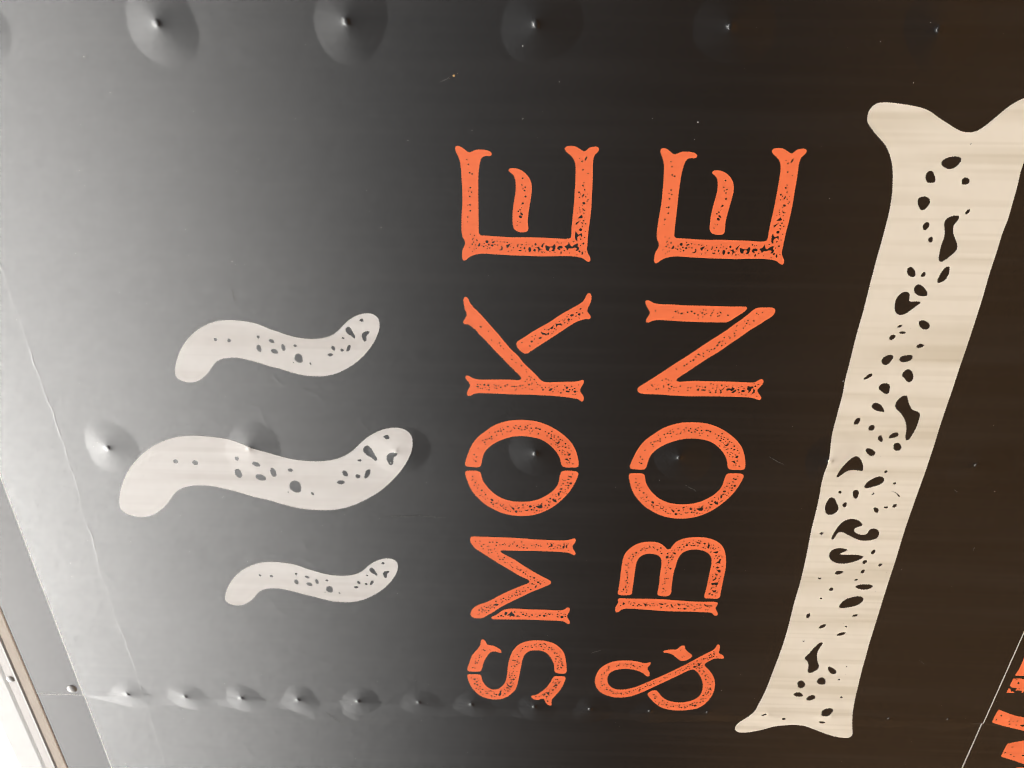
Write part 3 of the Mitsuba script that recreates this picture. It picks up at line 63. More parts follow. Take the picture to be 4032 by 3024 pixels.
ART['W'] = ([[-6996,6069,-6807,6008,-6593,5907,-6382,5771,-6174,5583,-6006,5376,-5889,5161,-5818,4958,-5790,4723,-5803,4475,-5840,4232,-5909,4034,-5967,3918,-6025,3759,-6099,3560,-6154,3357,-6176,3149,-6173,2960,-6143,2788,-6082,2635,-5986,2501,-5865,2386,-5741,2252,-5648,2101,-5596,1954,-5588,1831,-5619,1731,-5689,1664,-5797,1641,-5932,1657,-6094,1718,-6285,1824,-6481,1974,-6668,2158,-6819,2364,-6946,2591,-7029,2860,-7043,3124,-7023,3361,-6962,3594,-6888,3801,-6828,4031,-6755,4236,-6700,4422,-6651,4630,-6645,4802,-6665,4957,-6714,5086,-6796,5190,-6905,5278,-7016,5367,-7119,5478,-7214,5621,-7255,5786,-7237,5915,-7180,6024,-7105,6073]],
 [[-6233,5066,30],[-6248,4786,35],[-6124,4191,-6125,4143,-6160,4132,-6198,4166,-6174,4194],[-6391,4240,-6344,4216,-6338,4178,-6388,4146,-6465,4146,-6494,4166,-6487,4203,-6442,4234],[-6235,3960,-6205,3938,-6208,3892,-6248,3852,-6283,3853,-6287,3894,-6268,3940],[-6455,3949,-6425,3915,-6431,3852,-6476,3805,-6520,3807,-6532,3867,-6506,3927],[-6346,3718,-6304,3695,-6324,3659,-6400,3638,-6451,3652,-6463,3686,-6415,3715],[-6331,3465,-6349,3389,51],[-6615,3477,-6541,3440,-6521,3384,-6558,3324,-6649,3310,-6715,3329,-6735,3379,-6705,3440,-6659,3477],[-6716,3172,-6776,3140,33],[-6538,2781,-6526,2658,61],[-6360,2682,-6326,2660,-6341,2623,-6396,2603,-6430,2617,-6423,2652,-6393,2677],[-6406,2498,-6437,2427,61],[-6446,2368,-6376,2358,-6304,2320,-6298,2282,-6349,2277,-6413,2308,-6453,2354],[-6146,2447,-6145,2384,34],[-5975,2350,-5905,2317,-5892,2275,-5930,2237,-6032,2193,-6119,2162,-6149,2181,-6096,2240,-6048,2309],[-5740,2046,-5703,2007,-5714,1972,-5764,1960,-5775,2008],[-6078,2025,-6015,1994,-5988,1930,-5994,1862,-6024,1870,-6075,1921,-6201,1951,-6214,1977,-6152,2014],[-6731,3512,10]])
ART['bone'] = ([[-2876,-4118,-2642,-4123,-2466,-4124,-2294,-4110,-2136,-4083,-2011,-4053,-1909,-4015,-1813,-3965,-1723,-3898,-1644,-3809,-1571,-3731,-1517,-3679,-1473,-3647,-1425,-3638,-1372,-3641,-1328,-3661,-1294,-3698,-1277,-3754,-1276,-3833,-1287,-3955,-1309,-4110,-1334,-4225,-1369,-4314,-1431,-4420,-1493,-4537,-1541,-4630,-1574,-4720,-1580,-4792,-1568,-4859,-1523,-4926,-1454,-4995,-1371,-5070,-1289,-5153,-1238,-5226,-1212,-5279,-1187,-5357,-1200,-5489,-1270,-5581,-1384,-5629,-1510,-5611,-1629,-5550,-1739,-5505,-1865,-5486,-2003,-5482,-2159,-5495,-2350,-5502,-2566,-5506,-2676,-5497,-2961,-5497,-3203,-5494,-3573,-5503,-3919,-5502,-4303,-5496,-4479,-5491,-4844,-5488,-5250,-5478,-5717,-5479,-6128,-5474,-6570,-5459,-7050,-5446,-7723,-5450,-8231,-5447,-8722,-5450,-9172,-5453,-9350,-5453,-9719,-5463,-10098,-5473,-10467,-5493,-10689,-5504,-10936,-5526,-11211,-5565,-11373,-5601,-11514,-5637,-11656,-5660,-11723,-5624,-11730,-5531,-11699,-5366,-11620,-5162,-11522,-4970,-11447,-4799,-11427,-4654,-11450,-4470,-11494,-4305,-11578,-4129,-11647,-3950,-11676,-3796,-11672,-3717,-11620,-3649,-11537,-3637,-11428,-3681,-11282,-3785,-11126,-3886,-10894,-3943,-10577,-4000,-10181,-4041,-9733,-4085,-9302,-4113,-8904,-4119,-8618,-4119,-8166,-4135,-7608,-4128,-7092,-4111,-6986,-4113,-6593,-4110,-6244,-4093,-5950,-4108,-5546,-4080,-5199,-4084,-4876,-4089,-4733,-4080,-4479,-4083,-4061,-4087,-3709,-4101,-3322,-4105,-2972,-4113]],
 [[-1922,-4574,-1892,-4579,-1866,-4607,-1846,-4673,-1846,-4745,-1869,-4782,-1894,-4784,-1941,-4761,-1972,-4728,-1984,-4680,-1968,-4625],[-2074,-4438,-2032,-4441,-2006,-4465,-2011,-4497,-2047,-4527,-2109,-4557,-2135,-4555,-2141,-4526,-2136,-4478,-2110,-4452],[-2131,-4862,-2094,-4857,-2075,-4881,-2086,-4920,-2114,-4945,-2140,-4941,-2156,-4904,-2152,-4871],[-2359,-4422,-2322,-4421,-2302,-4453,-2302,-4505,-2331,-4549,-2368,-4564,-2406,-4553,-2450,-4522,-2459,-4498,-2440,-4467,-2402,-4439],[-2492,-5000,-2464,-5003,-2442,-5021,-2442,-5041,-2464,-5043,-2491,-5030,-2499,-5011],[-2541,-4943,-2520,-4932,-2517,-4889,-2530,-4839,-2560,-4800,-2604,-4791,-2687,-4816,-2764,-4834,-2865,-4828,-2957,-4831,-3025,-4839,-3065,-4853,-3082,-4881,-3059,-4918,-2988,-4986,-2925,-5023,-2868,-5013,-2796,-4971,-2707,-4920,-2630,-4909,-2580,-4933],[-2657,-4556,-2624,-4558,-2599,-4582,-2610,-4617,-2634,-4625,-2679,-4613,-2696,-4596,-2685,-4570],[-2806,-4657,-2782,-4666,-2776,-4692,-2800,-4710,-2834,-4710,-2845,-4694,-2832,-4672],[-1704,-4841,5],[-3214,-4510,-3168,-4509,-3150,-4538,-3172,-4576,-3230,-4615,-3266,-4619,-3278,-4597,-3261,-4543],[-3258,-4686,-3229,-4695,-3211,-4718,-3228,-4735,-3264,-4733,-3276,-4712,-3270,-4692],[-3332,-4903,-3261,-4907,-3184,-4930,-3142,-4963,-3140,-4989,-3188,-5010,-3253,-5009,-3312,-4987,-3345,-4940,-3346,-4913],[-3449,-4653,-3402,-4650,-3371,-4681,-3382,-4723,-3435,-4786,-3482,-4823,-3515,-4824,-3523,-4787,-3517,-4729,-3491,-4678],[-3653,-4468,-3592,-4463,-3519,-4484,-3476,-4530,-3471,-4573,-3492,-4606,-3534,-4622,-3589,-4630,-3597,-4671,-3593,-4738,-3608,-4772,-3648,-4740,-3704,-4687,-3768,-4612,-3780,-4559,-3757,-4514,-3714,-4484],[-3895,-4825,-3857,-4821,-3844,-4852,-3855,-4900,-3892,-4950,-3930,-4965,-3961,-4951,-3968,-4912,-3944,-4861],[-3944,-4566,-3917,-4626,29],[-4016,-4608,-4018,-4694,31],[-4091,-4502,-4059,-4517,-4052,-4561,-4071,-4580,-4103,-4562,-4123,-4538,-4113,-4515],[-4212,-4874,-4180,-4880,-4164,-4917,-4185,-4965,-4211,-4946,-4229,-4899],[-4417,-4483,-4371,-4492,-4340,-4531,-4332,-4588,-4355,-4615,-4408,-4606,-4461,-4577,-4477,-4546,-4456,-4502],[-4393,-4701,-4353,-4715,-4332,-4774,-4330,-4843,-4356,-4863,-4403,-4844,-4428,-4786,-4422,-4726],[-4686,-4313,-4645,-4337,-4604,-4381,-4610,-4409,-4637,-4408,-4667,-4377,-4690,-4323],[-4615,-4790,-4561,-4803,-4529,-4846,-4552,-4892,-4625,-4936,-4692,-4939,-4717,-4916,-4714,-4885,-4668,-4839],[-4811,-4538,-4769,-4543,-4741,-4584,-4747,-4639,-4777,-4672,-4835,-4683,-4890,-4678,-4900,-4657,-4871,-4596,-4838,-4553],[-5090,-4510,-5050,-4517,-5035,-4556,-5059,-4610,-5114,-4664,-5170,-4690,-5167,-4634,-5145,-4563,-5117,-4524],[-5082,-4814,-5033,-4810,-4963,-4839,-4918,-4888,-4923,-4925,-4967,-4950,-5050,-4992,-5133,-5061,-5166,-5142,-5194,-5165,-5272,-5175,-5416,-5169,-5534,-5143,-5601,-5117,-5609,-5094,-5565,-5067,-5463,-5052,-5334,-5014,-5249,-4963,-5165,-4888,-5117,-4834],[-5351,-4329,-5307,-4338,-5272,-4367,-5277,-4396,-5327,-4403,-5371,-4382,-5376,-4346],[-5432,-4542,-5396,-4546,-5378,-4585,-5401,-4617,-5445,-4619,-5467,-4593,-5461,-4557],[-5597,-4709,-5552,-4705,-5537,-4726,-5566,-4753,-5624,-4777,-5642,-4769,-5630,-4735],[-5571,-4847,-5526,-4859,-5493,-4900,-5491,-4942,-5524,-4965,-5557,-4946,-5577,-4889,-5581,-4857],[-5709,-4941,-5664,-4947,-5653,-4987,-5684,-5032,-5729,-5051,-5771,-5041,-5781,-5000,-5754,-4958],[-5778,-4585,-5753,-4589,-5752,-4626,-5783,-4689,-5820,-4722,-5858,-4718,-5878,-4679,-5852,-4636],[-6231,-4282,-6161,-4287,-6051,-4327,-5950,-4388,-5891,-4444,-5882,-4486,-5923,-4539,-5998,-4587,-6074,-4614,-6124,-4614,-6122,-4563,-6112,-4473,-6129,-4413,-6174,-4359,-6222,-4318,-6238,-4294],[-6151,-4924,-6107,-4952,36],[-6400,-4703,-6345,-4708,-6272,-4762,-6220,-4839,-6211,-4894,-6251,-4941,-6298,-4946,-6347,-4906,-6389,-4826,-6415,-4749,-6412,-4716],[-6342,-5090,-6306,-5117,37],[-6477,-4364,-6517,-4402,37],[-6524,-4570,-6468,-4564,-6451,-4590,-6469,-4635,-6545,-4649,-6607,-4630,-6587,-4597],[-6527,-4834,-6491,-4849,-6511,-4873,-6528,-4845],[-6460,-5088,-6470,-5139,-6510,-5200,-6552,-5234,-6553,-5217,-6498,-5172,-6471,-5120],[-6761,-4227,-6654,-4239,-6588,-4277,-6603,-4319,-6683,-4374,-6804,-4422,-6871,-4386,-6901,-4320,-6883,-4271,-6818,-4238],[-6721,-4462,-6676,-4477,-6675,-4515,-6724,-4523,-6760,-4507,-6748,-4478],[-6773,-4913,-6748,-4927,-6760,-4968,-6795,-4996,-6848,-4982,-6829,-4945],[-6744,-5052,-6739,-5115,29],[-6724,-5168,-6686,-5178,-6679,-5215,-6714,-5226,-6743,-5205,-6740,-5178],[-7346,-4440,-7251,-4441,-7149,-4467,-7046,-4512,-6982,-4577,-6962,-4652,-6981,-4735,-7029,-4798,-7062,-4822,-7087,-4810,-7109,-4762,-7137,-4729,-7174,-4726,-7216,-4766,-7244,-4825,-7246,-4892,-7219,-4925,-7159,-4939,-7127,-4978,-7134,-5032,-7180,-5082,-7239,-5098,-7299,-5083,-7336,-5025,-7357,-4936,-7347,-4841,-7302,-4738,-7245,-4633,-7209,-4558,-7215,-4513,-7259,-4489,-7336,-4465,-7354,-4452],[-7241,-4243,-7218,-4262,-7222,-4298,-7248,-4287,-7274,-4272],[-7650,-4461,-7580,-4467,-7526,-4510,-7505,-4593,-7515,-4662,-7540,-4705,-7564,-4686,-7601,-4626,-7619,-4614,-7629,-4659,-7626,-4807,-7635,-4917,-7656,-4966,-7696,-4944,-7752,-4861,-7791,-4761,-7801,-4640,-7771,-4553,-7711,-4486],[-7578,-5059,-7533,-5069,-7515,-5103,-7558,-5118,-7606,-5102,-7603,-5074],[-7766,-4975,-7725,-4991,-7720,-5027,-7755,-5038,-7797,-5013,-7792,-4985],[-7811,-5220,-7784,-5234,-7783,-5272,-7818,-5269,-7837,-5246,-7829,-5228],[-7985,-4617,-7954,-4631,-7943,-4683,-7959,-4737,-7991,-4714,-8016,-4664,-8006,-4628],[-7945,-4989,-7908,-5011,-7912,-5043,-7952,-5048,-7982,-5027,-7968,-5000],[-8085,-4378,-8092,-4434,-8125,-4424,-8117,-4395],[-8120,-4931,-8100,-4984,29],[-8248,-4975,-8205,-5027,-8195,-5108,-8203,-5199,-8229,-5237,-8277,-5202,-8302,-5125,-8286,-5031],[-8317,-4594,-8285,-4608,-8282,-4649,-8319,-4657,-8345,-4634,-8339,-4605],[-8504,-4511,15],[-8659,-4817,-8591,-4831,-8513,-4885,-8457,-4985,-8440,-5079,-8463,-5132,-8503,-5153,-8561,-5140,-8630,-5078,-8672,-4974,-8691,-4880,-8687,-4834],[-8879,-4353,-8834,-4363,-8823,-4399,-8867,-4412,-8926,-4395,-8918,-4365],[-8862,-5060,-8820,-5140,43],[-9136,-4596,-9043,-4698,54],[-9085,-4993,-9081,-5030,23],[-9278,-4901,-9212,-5038,54],[-9432,-4395,-9422,-4432,24],[-9810,-4504,-9694,-4549,-9536,-4621,-9445,-4684,-9444,-4716,-9481,-4720,-9574,-4694,-9688,-4680,-9771,-4693,-9875,-4723,-9958,-4761,-10021,-4766,-10087,-4727,-10137,-4662,-10135,-4624,-10092,-4604,-9986,-4596,-9882,-4562],[-10036,-4922,-9983,-4922,-9992,-4961,-10048,-5039,-10094,-5071,-10142,-5058,-10150,-5015,-10109,-4962],[-10333,-4799,-10267,-4814,-10229,-4847,-10263,-4910,-10327,-4942,-10392,-4939,-10406,-4878,-10382,-4828],[-10433,-4503,-10346,-4498,-10322,-4539,-10353,-4589,-10428,-4626,-10484,-4606,-10501,-4556,-10477,-4517],[-10663,-4476,-10617,-4501,-10604,-4552,-10650,-4621,-10694,-4637,-10712,-4572,-10693,-4507],[-10769,-4713,-10696,-4729,-10660,-4791,-10685,-4838,-10741,-4844,-10783,-4799,-10795,-4732],[-11120,-5025,-11039,-5024,-10984,-5075,-10971,-5173,-11008,-5199,-11090,-5181,-11149,-5147,-11164,-5087,-11154,-5039],[-11206,-4023,-11139,-4121,30],[-11271,-4419,27],[-11318,-5020,-11297,-5067,-11325,-5135,-11361,-5103,-11352,-5054],[-10711,-5254,-10659,-5266,-10709,-5300],[-10286,-5125,-10267,-5169,25],[-9982,-5196,-9960,-5213,21]])
ART['frag'] = ([[-9607,-7938,-9710,-7949,-9909,-7949,-10047,-7931,-10066,-7943,-10065,-8020,-10064,-8299,-9406,-8085],[-10133,-7924,-10121,-8053,-10138,-8072,-10127,-8108,-10118,-8316,-10383,-8403,-10403,-8195,-10459,-8181,-10449,-8156,-10416,-8153,-10397,-8080,-10425,-8059,-10388,-8045,-10350,-8058,-10341,-7966,-10320,-7945,-10306,-7923],[-10361,-7920,-10370,-7953,-10445,-7991,-10433,-8010,-10469,-8058,-10470,-7921],[-10877,-7916,-10914,-8000,-10972,-8139,-11017,-8259,-11052,-8401,-11080,-8629,-11483,-8760,-11412,-8515,-11357,-8334,-11289,-8129,-11227,-7972,-11195,-7901,-11068,-7901],[-11755,-8341,-11709,-8444,-11658,-8593,-11588,-8794,-12387,-9054,-12282,-8791,-12192,-8579,-12098,-8336,-11962,-8334],[-12449,-8594,-12375,-8699,-12356,-8815,-12325,-9034,-12625,-9132,-12651,-8641]],
 [[-10163,-7970,-10151,-8003,16],[-10204,-8031,-10257,-8048,25],[-10364,-8099,9],[-11006,-7994,-11040,-8015,22],[-11128,-7939,-11127,-7965,26],[-11141,-8168,13],[-11227,-8202,13],[-11153,-8294,-11129,-8329,19],[-11152,-8232,7],[-11245,-8323,8],[-11254,-8387,-11229,-8425,-11249,-8485,-11298,-8447],[-11847,-8440,-11828,-8473,16],[-11998,-8350,-11984,-8399,23],[-12037,-8467,-12042,-8508,24],[-12080,-8552,10],[-12044,-8671,-12020,-8746,-12052,-8756,-12067,-8698]])
RIVETS_TOP = [-573,6203,-548,4094,-516,2051,-528,31,-535,-2012,-546,-4175]
RIVETS_MID = [-6019,5987,-5978,3958,-5962,1882,-5948,-72,-5962,-2067,-5957,-4133,-5970,-6128]
RIVETS_LAP = [-11151,6916,-11157,5906,-11152,4915,-11146,3928,-11138,2883,-11129,1834,-11140,926,-11148,-158,-11163,-1113,-11167,-2134,-11154,-3114,-11152,-4138,-11161,-5195,-11173,-6180,-11147,-7165,-11113,-8159]
FOLD_LINE = [-3266,6693,-4044,6674,-4672,6675,-5147,6646,-5768,6625,-6183,6630,-6696,6630,-7204,6670,-7758,6642,-8324,6699,-8678,6690,-9375,6683,-10189,6642,-10821,6644,-11530,6656,-12614,6666,-13181,6673]
LAP_FOOT = [-11276,7695,-11384,7338,-11549,6933,-11524,6654,-11438,6377,-11428,6149,-11511,5940,-11549,5766,-11479,5527,-11386,5375,-11471,5075,-11565,4820,-11546,4546,-11436,4305,-11459,4084,-11612,3834,-11727,3712,-11516,3194,-11693,2987,-11486,1106,-11425,233,-11497,83,-11545,-175,-11549,-498,-11574,-945,-11523,-1198,-11419,-1460,-11437,-1781,-11500,-2107,-11495,-2360,-11461,-2519,-11403,-3206,-11410,-4163,-11700,-4866,-11415,-5720,-11446,-6158,-11368,-6570,-11475,-7069,-11412,-7438,-11268,-7739]
DUST = [-888,4990,13,-2126,5371,9,-1097,-233,7,-1742,1465,7,-4669,4800,10,-4721,-4059,12,-1626,733,7,-2819,4245,6,-4283,-5330,7,-8150,-1199,6,-1260,4787,6,-1512,2724,6,-1689,-1776,6,-670,-3604,6,-2823,-5077,7,-7118,2725,7,-1981,3219,6,-1449,3877,6,-10018,7181,6,-6279,-6,10,-6501,-1225,6,-8808,-1494,7,-8215,-4646,6,-13071,7417,18,-13166,7431,12,-1046,950,10]
SCRATCHES = [[-6433,-2190,-6549,-2381],[-5931,-3295,-6063,-3540],[-1119,1080,-1060,966],[-6404,-5954,-6459,-6007],[-9786,-6332,-9887,-6468],[-7430,-6524,-7500,-6524],[-7135,2141,-7102,1624],[-7102,1624,-7131,1194],[-9845,-1042,-9753,-1226],[-8434,2854,-8497,2751],[-3567,3814,-3786,3780],[-11452,3519,-11800,3187]]
RIPPLES = [[-4824,3456,-4956,3340,-5002,3122,-5083,2904,-5169,2841],[-5245,3894,-5309,3722,-5536,3679,-5716,3598,-5823,3520],[-8820,4082,-9068,3999,-9252,3739,-9337,3460],[-7604,3413,-7805,3368,-7881,3108,-7960,2776],[-7939,3930,-7983,3461,-8095,3313],[-12452,5090,-12779,4954,-12980,4763],[-9996,3832,-10172,3465,-10271,3245],[-10446,5268,-10631,4969],[-5494,2346,-5636,2252,-5798,2088],[-8335,6702,-8369,6629,-8524,6566]]
SEAM_TOP, SEAM_LOW = 0.7715, -0.7765    # where the printed film ends above and below
LAP = -1.1235                           # edge of the upper sheet where two wall sheets overlap
NEAR_END, FAR_END = 0.22, -1.75         # the stretch of wall that is built
SKIRT = -1.25

# ---------------------------------------------------------------- materials
def rgb(*c):
    return {"type": "rgb", "value": list(c)}


def streaks(p):
    """Faint printer banding: bands run up the wall, so they vary along x."""
    a = mikit.noise(p.x * 85.0, p.z * 4.0, 2.0)
    b = mikit.noise(p.x * 230.0 + 40.0, p.z * 6.0, 7.0)
    c = mikit.noise(p.x * 30.0, p.z * 3.2, 5.0)
    s = mikit.smoothstep(0.5, 0.95, a) * 0.5 + mikit.smoothstep(0.45, 1.0, b) * 0.3 + mikit.smoothstep(0.45, 0.95, c) * 0.4
    return s


def satin(name, fn, rough=0.33, eta=1.6):
    scene[name] = {"type": "twosided", "bsdf": {"type": "principled", "base_color": mikit.proc(fn), "roughness": rough, "eta": eta}}


def black_film(p, n, uv):
    s = streaks(p)
    m = mikit.fbm(p.x * 9.0, p.z * 9.0, 3.0)
    v = 0.0005 + 0.0060 * s + 0.0015 * m
    return mi.Color3f(v * 1.08, v * 0.98, v * 0.90)


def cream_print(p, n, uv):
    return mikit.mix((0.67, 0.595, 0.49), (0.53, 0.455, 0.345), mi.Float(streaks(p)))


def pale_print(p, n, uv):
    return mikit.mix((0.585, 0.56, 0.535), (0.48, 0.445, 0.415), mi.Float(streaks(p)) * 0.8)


def orange_print(p, n, uv):
    return mikit.mix((0.77, 0.158, 0.057), (0.69, 0.13, 0.045), mi.Float(streaks(p)) * 0.8)


film_color = mikit.proc(black_film)
scene["black_film"] = {"type": "twosided", "bsdf": {"type": "blendbsdf", "weight": 0.15,
    "close_gloss": {"type": "roughplastic", "distribution": "beckmann", "alpha": 0.09, "int_ior": 2.3, "diffuse_reflectance": film_color},
    "wide_gloss": {"type": "roughplastic", "distribution": "ggx", "alpha": 0.21, "int_ior": 2.3, "diffuse_reflectance": film_color}}}
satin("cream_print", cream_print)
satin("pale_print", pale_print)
satin("orange_print", orange_print)
scene["band_film"] = {"type": "twosided", "bsdf": {"type": "roughplastic", "distribution": "ggx", "alpha": 0.09, "int_ior": 1.72, "diffuse_reflectance": rgb(0.04, 0.036, 0.04)}}
scene["white_paint"] = {"type": "twosided", "bsdf": {"type": "principled", "base_color": rgb(0.56, 0.56, 0.545), "roughness": 0.3, "specular": 0.5}}
scene["beige_cove"] = {"type": "twosided", "bsdf": {"type": "principled", "base_color": rgb(0.80, 0.71, 0.61), "roughness": 0.4, "specular": 0.5}}  # even beige on the cove face alone, warmer than the rail around it
scene["grey_insert"] = {"type": "twosided", "bsdf": {"type": "principled", "base_color": rgb(0.52, 0.49, 0.47), "roughness": 0.4, "specular": 0.5}}
scene["bare_edge"] = {"type": "twosided", "bsdf": {"type": "principled", "base_color": rgb(0.44, 0.42, 0.37), "roughness": 0.5}}
scene["cut_edge"] = {"type": "twosided", "bsdf": {"type": "principled", "base_color": rgb(0.60, 0.59, 0.55), "roughness": 0.45}}
scene["screw_metal"] = {"type": "twosided", "bsdf": {"type": "principled", "base_color": rgb(0.42, 0.41, 0.40), "metallic": 0.25, "roughness": 0.3}}
scene["dust_grey"] = {"type": "twosided", "bsdf": {"type": "diffuse", "reflectance": rgb(0.5, 0.49, 0.46)}}
scene["dirt_brown"] = {"type": "twosided", "bsdf": {"type": "diffuse", "reflectance": rgb(0.55, 0.33, 0.14)}}
scene["scuff_grey"] = {"type": "twosided", "bsdf": {"type": "diffuse", "reflectance": rgb(0.10, 0.098, 0.092)}}

# ---------------------------------------------------------------- the film's relief: how far it stands off the wall at (x, z), in metres
def pairs(flat):
    return np.array(flat, float).reshape(-1, 2) * 1e-4


STEP = 0.0017
lap_z, lap_x = pairs(LAP_FOOT)[::-1, 1], pairs(LAP_FOOT)[::-1, 0]
lap_z = np.concatenate([[-1.3, -0.95, -0.85], lap_z, [0.9]])
lap_x = np.concatenate([[LAP - 0.02, LAP - 0.022, LAP - 0.018], lap_x, [LAP - 0.004]])
order = np.argsort(lap_z)
lap_z, lap_x = lap_z[order], lap_x[order]
fold_z, fold_x = pairs(FOLD_LINE)[::-1, 1], pairs(FOLD_LINE)[::-1, 0]
rivets = [(x, z, "wide") for x, z in np.concatenate([pairs(RIVETS_TOP), pairs(RIVETS_MID)])] + [(x, z, "lap") for x, z in pairs(RIVETS_LAP)]
rivets.append((-0.597, -1.045 + 0.12, "wide"))
HEAD = 0.0037


def relief(x, z):
    x, z = np.asarray(x, float), np.asarray(z, float)
    foot = np.minimum(np.interp(z, lap_z, lap_x), LAP - 0.002)
    h = STEP * np.clip((x - foot) / (LAP - foot), 0, 1)
    for k, (rx, rz, kind) in enumerate(rivets):
        near = (np.abs(x - rx) < 0.07) & (np.abs(z - rz) < 0.07)
        if not near.any():
            continue
        dx, dz = x[near] - rx, z[near] - rz
        r = np.hypot(dx, dz)
        th = np.arctan2(dz, dx)
        base = 0.041 if kind == "wide" else 0.037
        reach = base * (1 + 0.08 * np.sin(2 * th + 1.3 * k) + 0.035 * np.sin(3 * th + 2.1 * k) - 0.12 * np.sin(th))
        if kind == "lap":
            fade = 1.0 if rz > 0.25 else 0.6
            reach = reach * np.where(dx > 0, 0.85, 1.0)
        else:
            fade = 1.0 if rz > -0.2 else 1.25
        height = (0.0024 if kind == "wide" else 0.0022) * fade
        t = np.clip((r - HEAD) / (reach - HEAD), 0, 1)
        tent = height * (0.47 * (1 - t) + 0.53 * (1 - t ** 0.42))
        cap = height + 0.0004 - 0.0004 * np.clip((r / HEAD) ** 2, 0, 1)
        bump = np.where(r < HEAD, cap, tent)
        bump = np.where(t >= 1, 0.0, bump)
        h[near] += bump
    # the film's overlap that runs along the wall near its upper edge, slightly puckered
    w = z - np.interp(x, fold_x, fold_z)
    close = np.abs(w) < 0.03
    if close.any():
        wob = meshkit.noise(np.stack([x[close] * 55, np.zeros(close.sum()), np.full(close.sum(), 3.0)], -1)) - 0.5
        w2 = w[close] + 0.0025 * wob
        amp = 0.00022 * (0.5 + meshkit.noise(np.stack([x[close] * 30, np.ones(close.sum()), np.zeros(close.sum())], -1)))
        h[close] += 0.38 * amp * np.exp(-(w2 / 0.0010) ** 2) + 0.00005 / (1 + np.exp(np.clip(w2 / 0.0007, -30, 30))) * np.clip((w2 + 0.03) / 0.025, 0, 1)
    for line in RIPPLES:
        c = LineString(pairs(line))
        x0, z0, x1, z1 = c.bounds
        box = (x > x0 - 0.008) & (x < x1 + 0.008) & (z > z0 - 0.008) & (z < z1 + 0.008)
        if box.any():
            h[box] += 0.00006 * np.exp(-(shapely.distance(c, shapely.points(x[box], z[box])) / 0.0021) ** 2)
    # the sheet itself is not quite flat, and the film shows faint squeegee ripples
    p = np.stack([x * 3.1, z * 2.3, np.full_like(x, 0.5)], -1)
    h += 0.0022 * (meshkit.fbm(p, 2, 5) - 0.5)
    for freq, along, amp in ((42.0, 1.7, 0.00008), (140.0, 2.2, 0.000016)):
        q = np.stack([x * freq, z * along, np.full_like(x, 1.5)], -1)
        h += amp * (meshkit.noise(q, 9) - 0.5)
    return h


def normals_at(x, z):
    e = 0.0005
    gx = (relief(x + e, z) - relief(x - e, z)) / (2 * e)
    gz = (relief(x, z + e) - relief(x, z - e)) / (2 * e)
    n = np.stack([-gx, -np.ones_like(gx), -gz], -1)
    return n / np.linalg.norm(n, axis=1, keepdims=True)


def film(x, z, faces, bsdf, lift=0.0):
    """A piece of film: triangles over (x, z) laid on the relief, with exact shading normals."""
    v = np.stack([x, -(relief(x, z) + lift), z + EYE_HEIGHT], -1)
    a, b, c = v[faces[:, 0]], v[faces[:, 1]], v[faces[:, 2]]
    flip = np.cross(b - a, c - a)[:, 1] > 0
    faces = np.where(flip[:, None], faces[:, ::-1], faces)
    path = meshkit.write_ply((v, faces), False, normals=normals_at(x, z))
    return {"type": "ply", "filename": path, "face_normals": False, "bsdf": {"type": "ref", "id": bsdf}}


def key(name):
    k, n = name, 0
    while k in scene:
        n += 1
        k = f"{name}_{n:03d}"
    return k


def part(name, shape, label=None, **more):
    k = key(name)
    scene[k] = shape
    if label or more:
        labels[k] = {**({"label": label} if label else {}), **more}
    return k


TRAILER = "food_trailer"
labels[TRAILER] = {"label": "black vinyl wrapped food trailer wall with orange lettering, pale smoke wisps and a cream bone", "category": "trailer"}

# ---------------------------------------------------------------- the ground the trailer stands on
def ground_color(p, n, uv):
    """Unseen ground: warm tone nearby, darker beyond, shaped for its reflection in the film."""
    edge = mikit.smoothstep(2.6, 4.6, -p.y + 0.8 * mikit.fbm(p.x * 0.7, p.y * 0.7, 1.0))
    near_tone = mikit.mix((0.048, 0.026, 0.012), (0.066, 0.037, 0.018), mi.Float(mikit.fbm(p.x * 6.0, p.y * 6.0, 2.0)))
    return mikit.mix(near_tone, (0.019, 0.0125, 0.009), edge)


scene["ground_color"] = {"type": "diffuse", "reflectance": mikit.proc(ground_color)}
g = 60.0
scene["ground"] = mikit.ply((np.array([[-g, -g, 0], [g, -g, 0], [g, g, 0], [-g, g, 0]]), np.array([[0, 1, 2], [0, 2, 3]])), "ground_color")  # added out of view, only mirrored in the lower film
labels["ground"] = {"label": "unseen ground in front of the trailer", "kind": "structure"}

# ---------------------------------------------------------------- wall sheets under printed film
def steps(lo, hi, h):
    return np.linspace(lo, hi, max(2, int(round((hi - lo) / h)) + 1))


def grid_piece(xs, zs, bsdf):
    gx, gz = np.meshgrid(xs, zs, indexing="ij")
    n, m = gx.shape
    i = (np.arange(n - 1)[:, None] * m + np.arange(m - 1)[None]).ravel()
    f = np.concatenate([np.stack([i, i + 1, i + m + 1], -1), np.stack([i, i + m + 1, i + m], -1)])
    return film(gx.ravel(), gz.ravel(), f, bsdf)


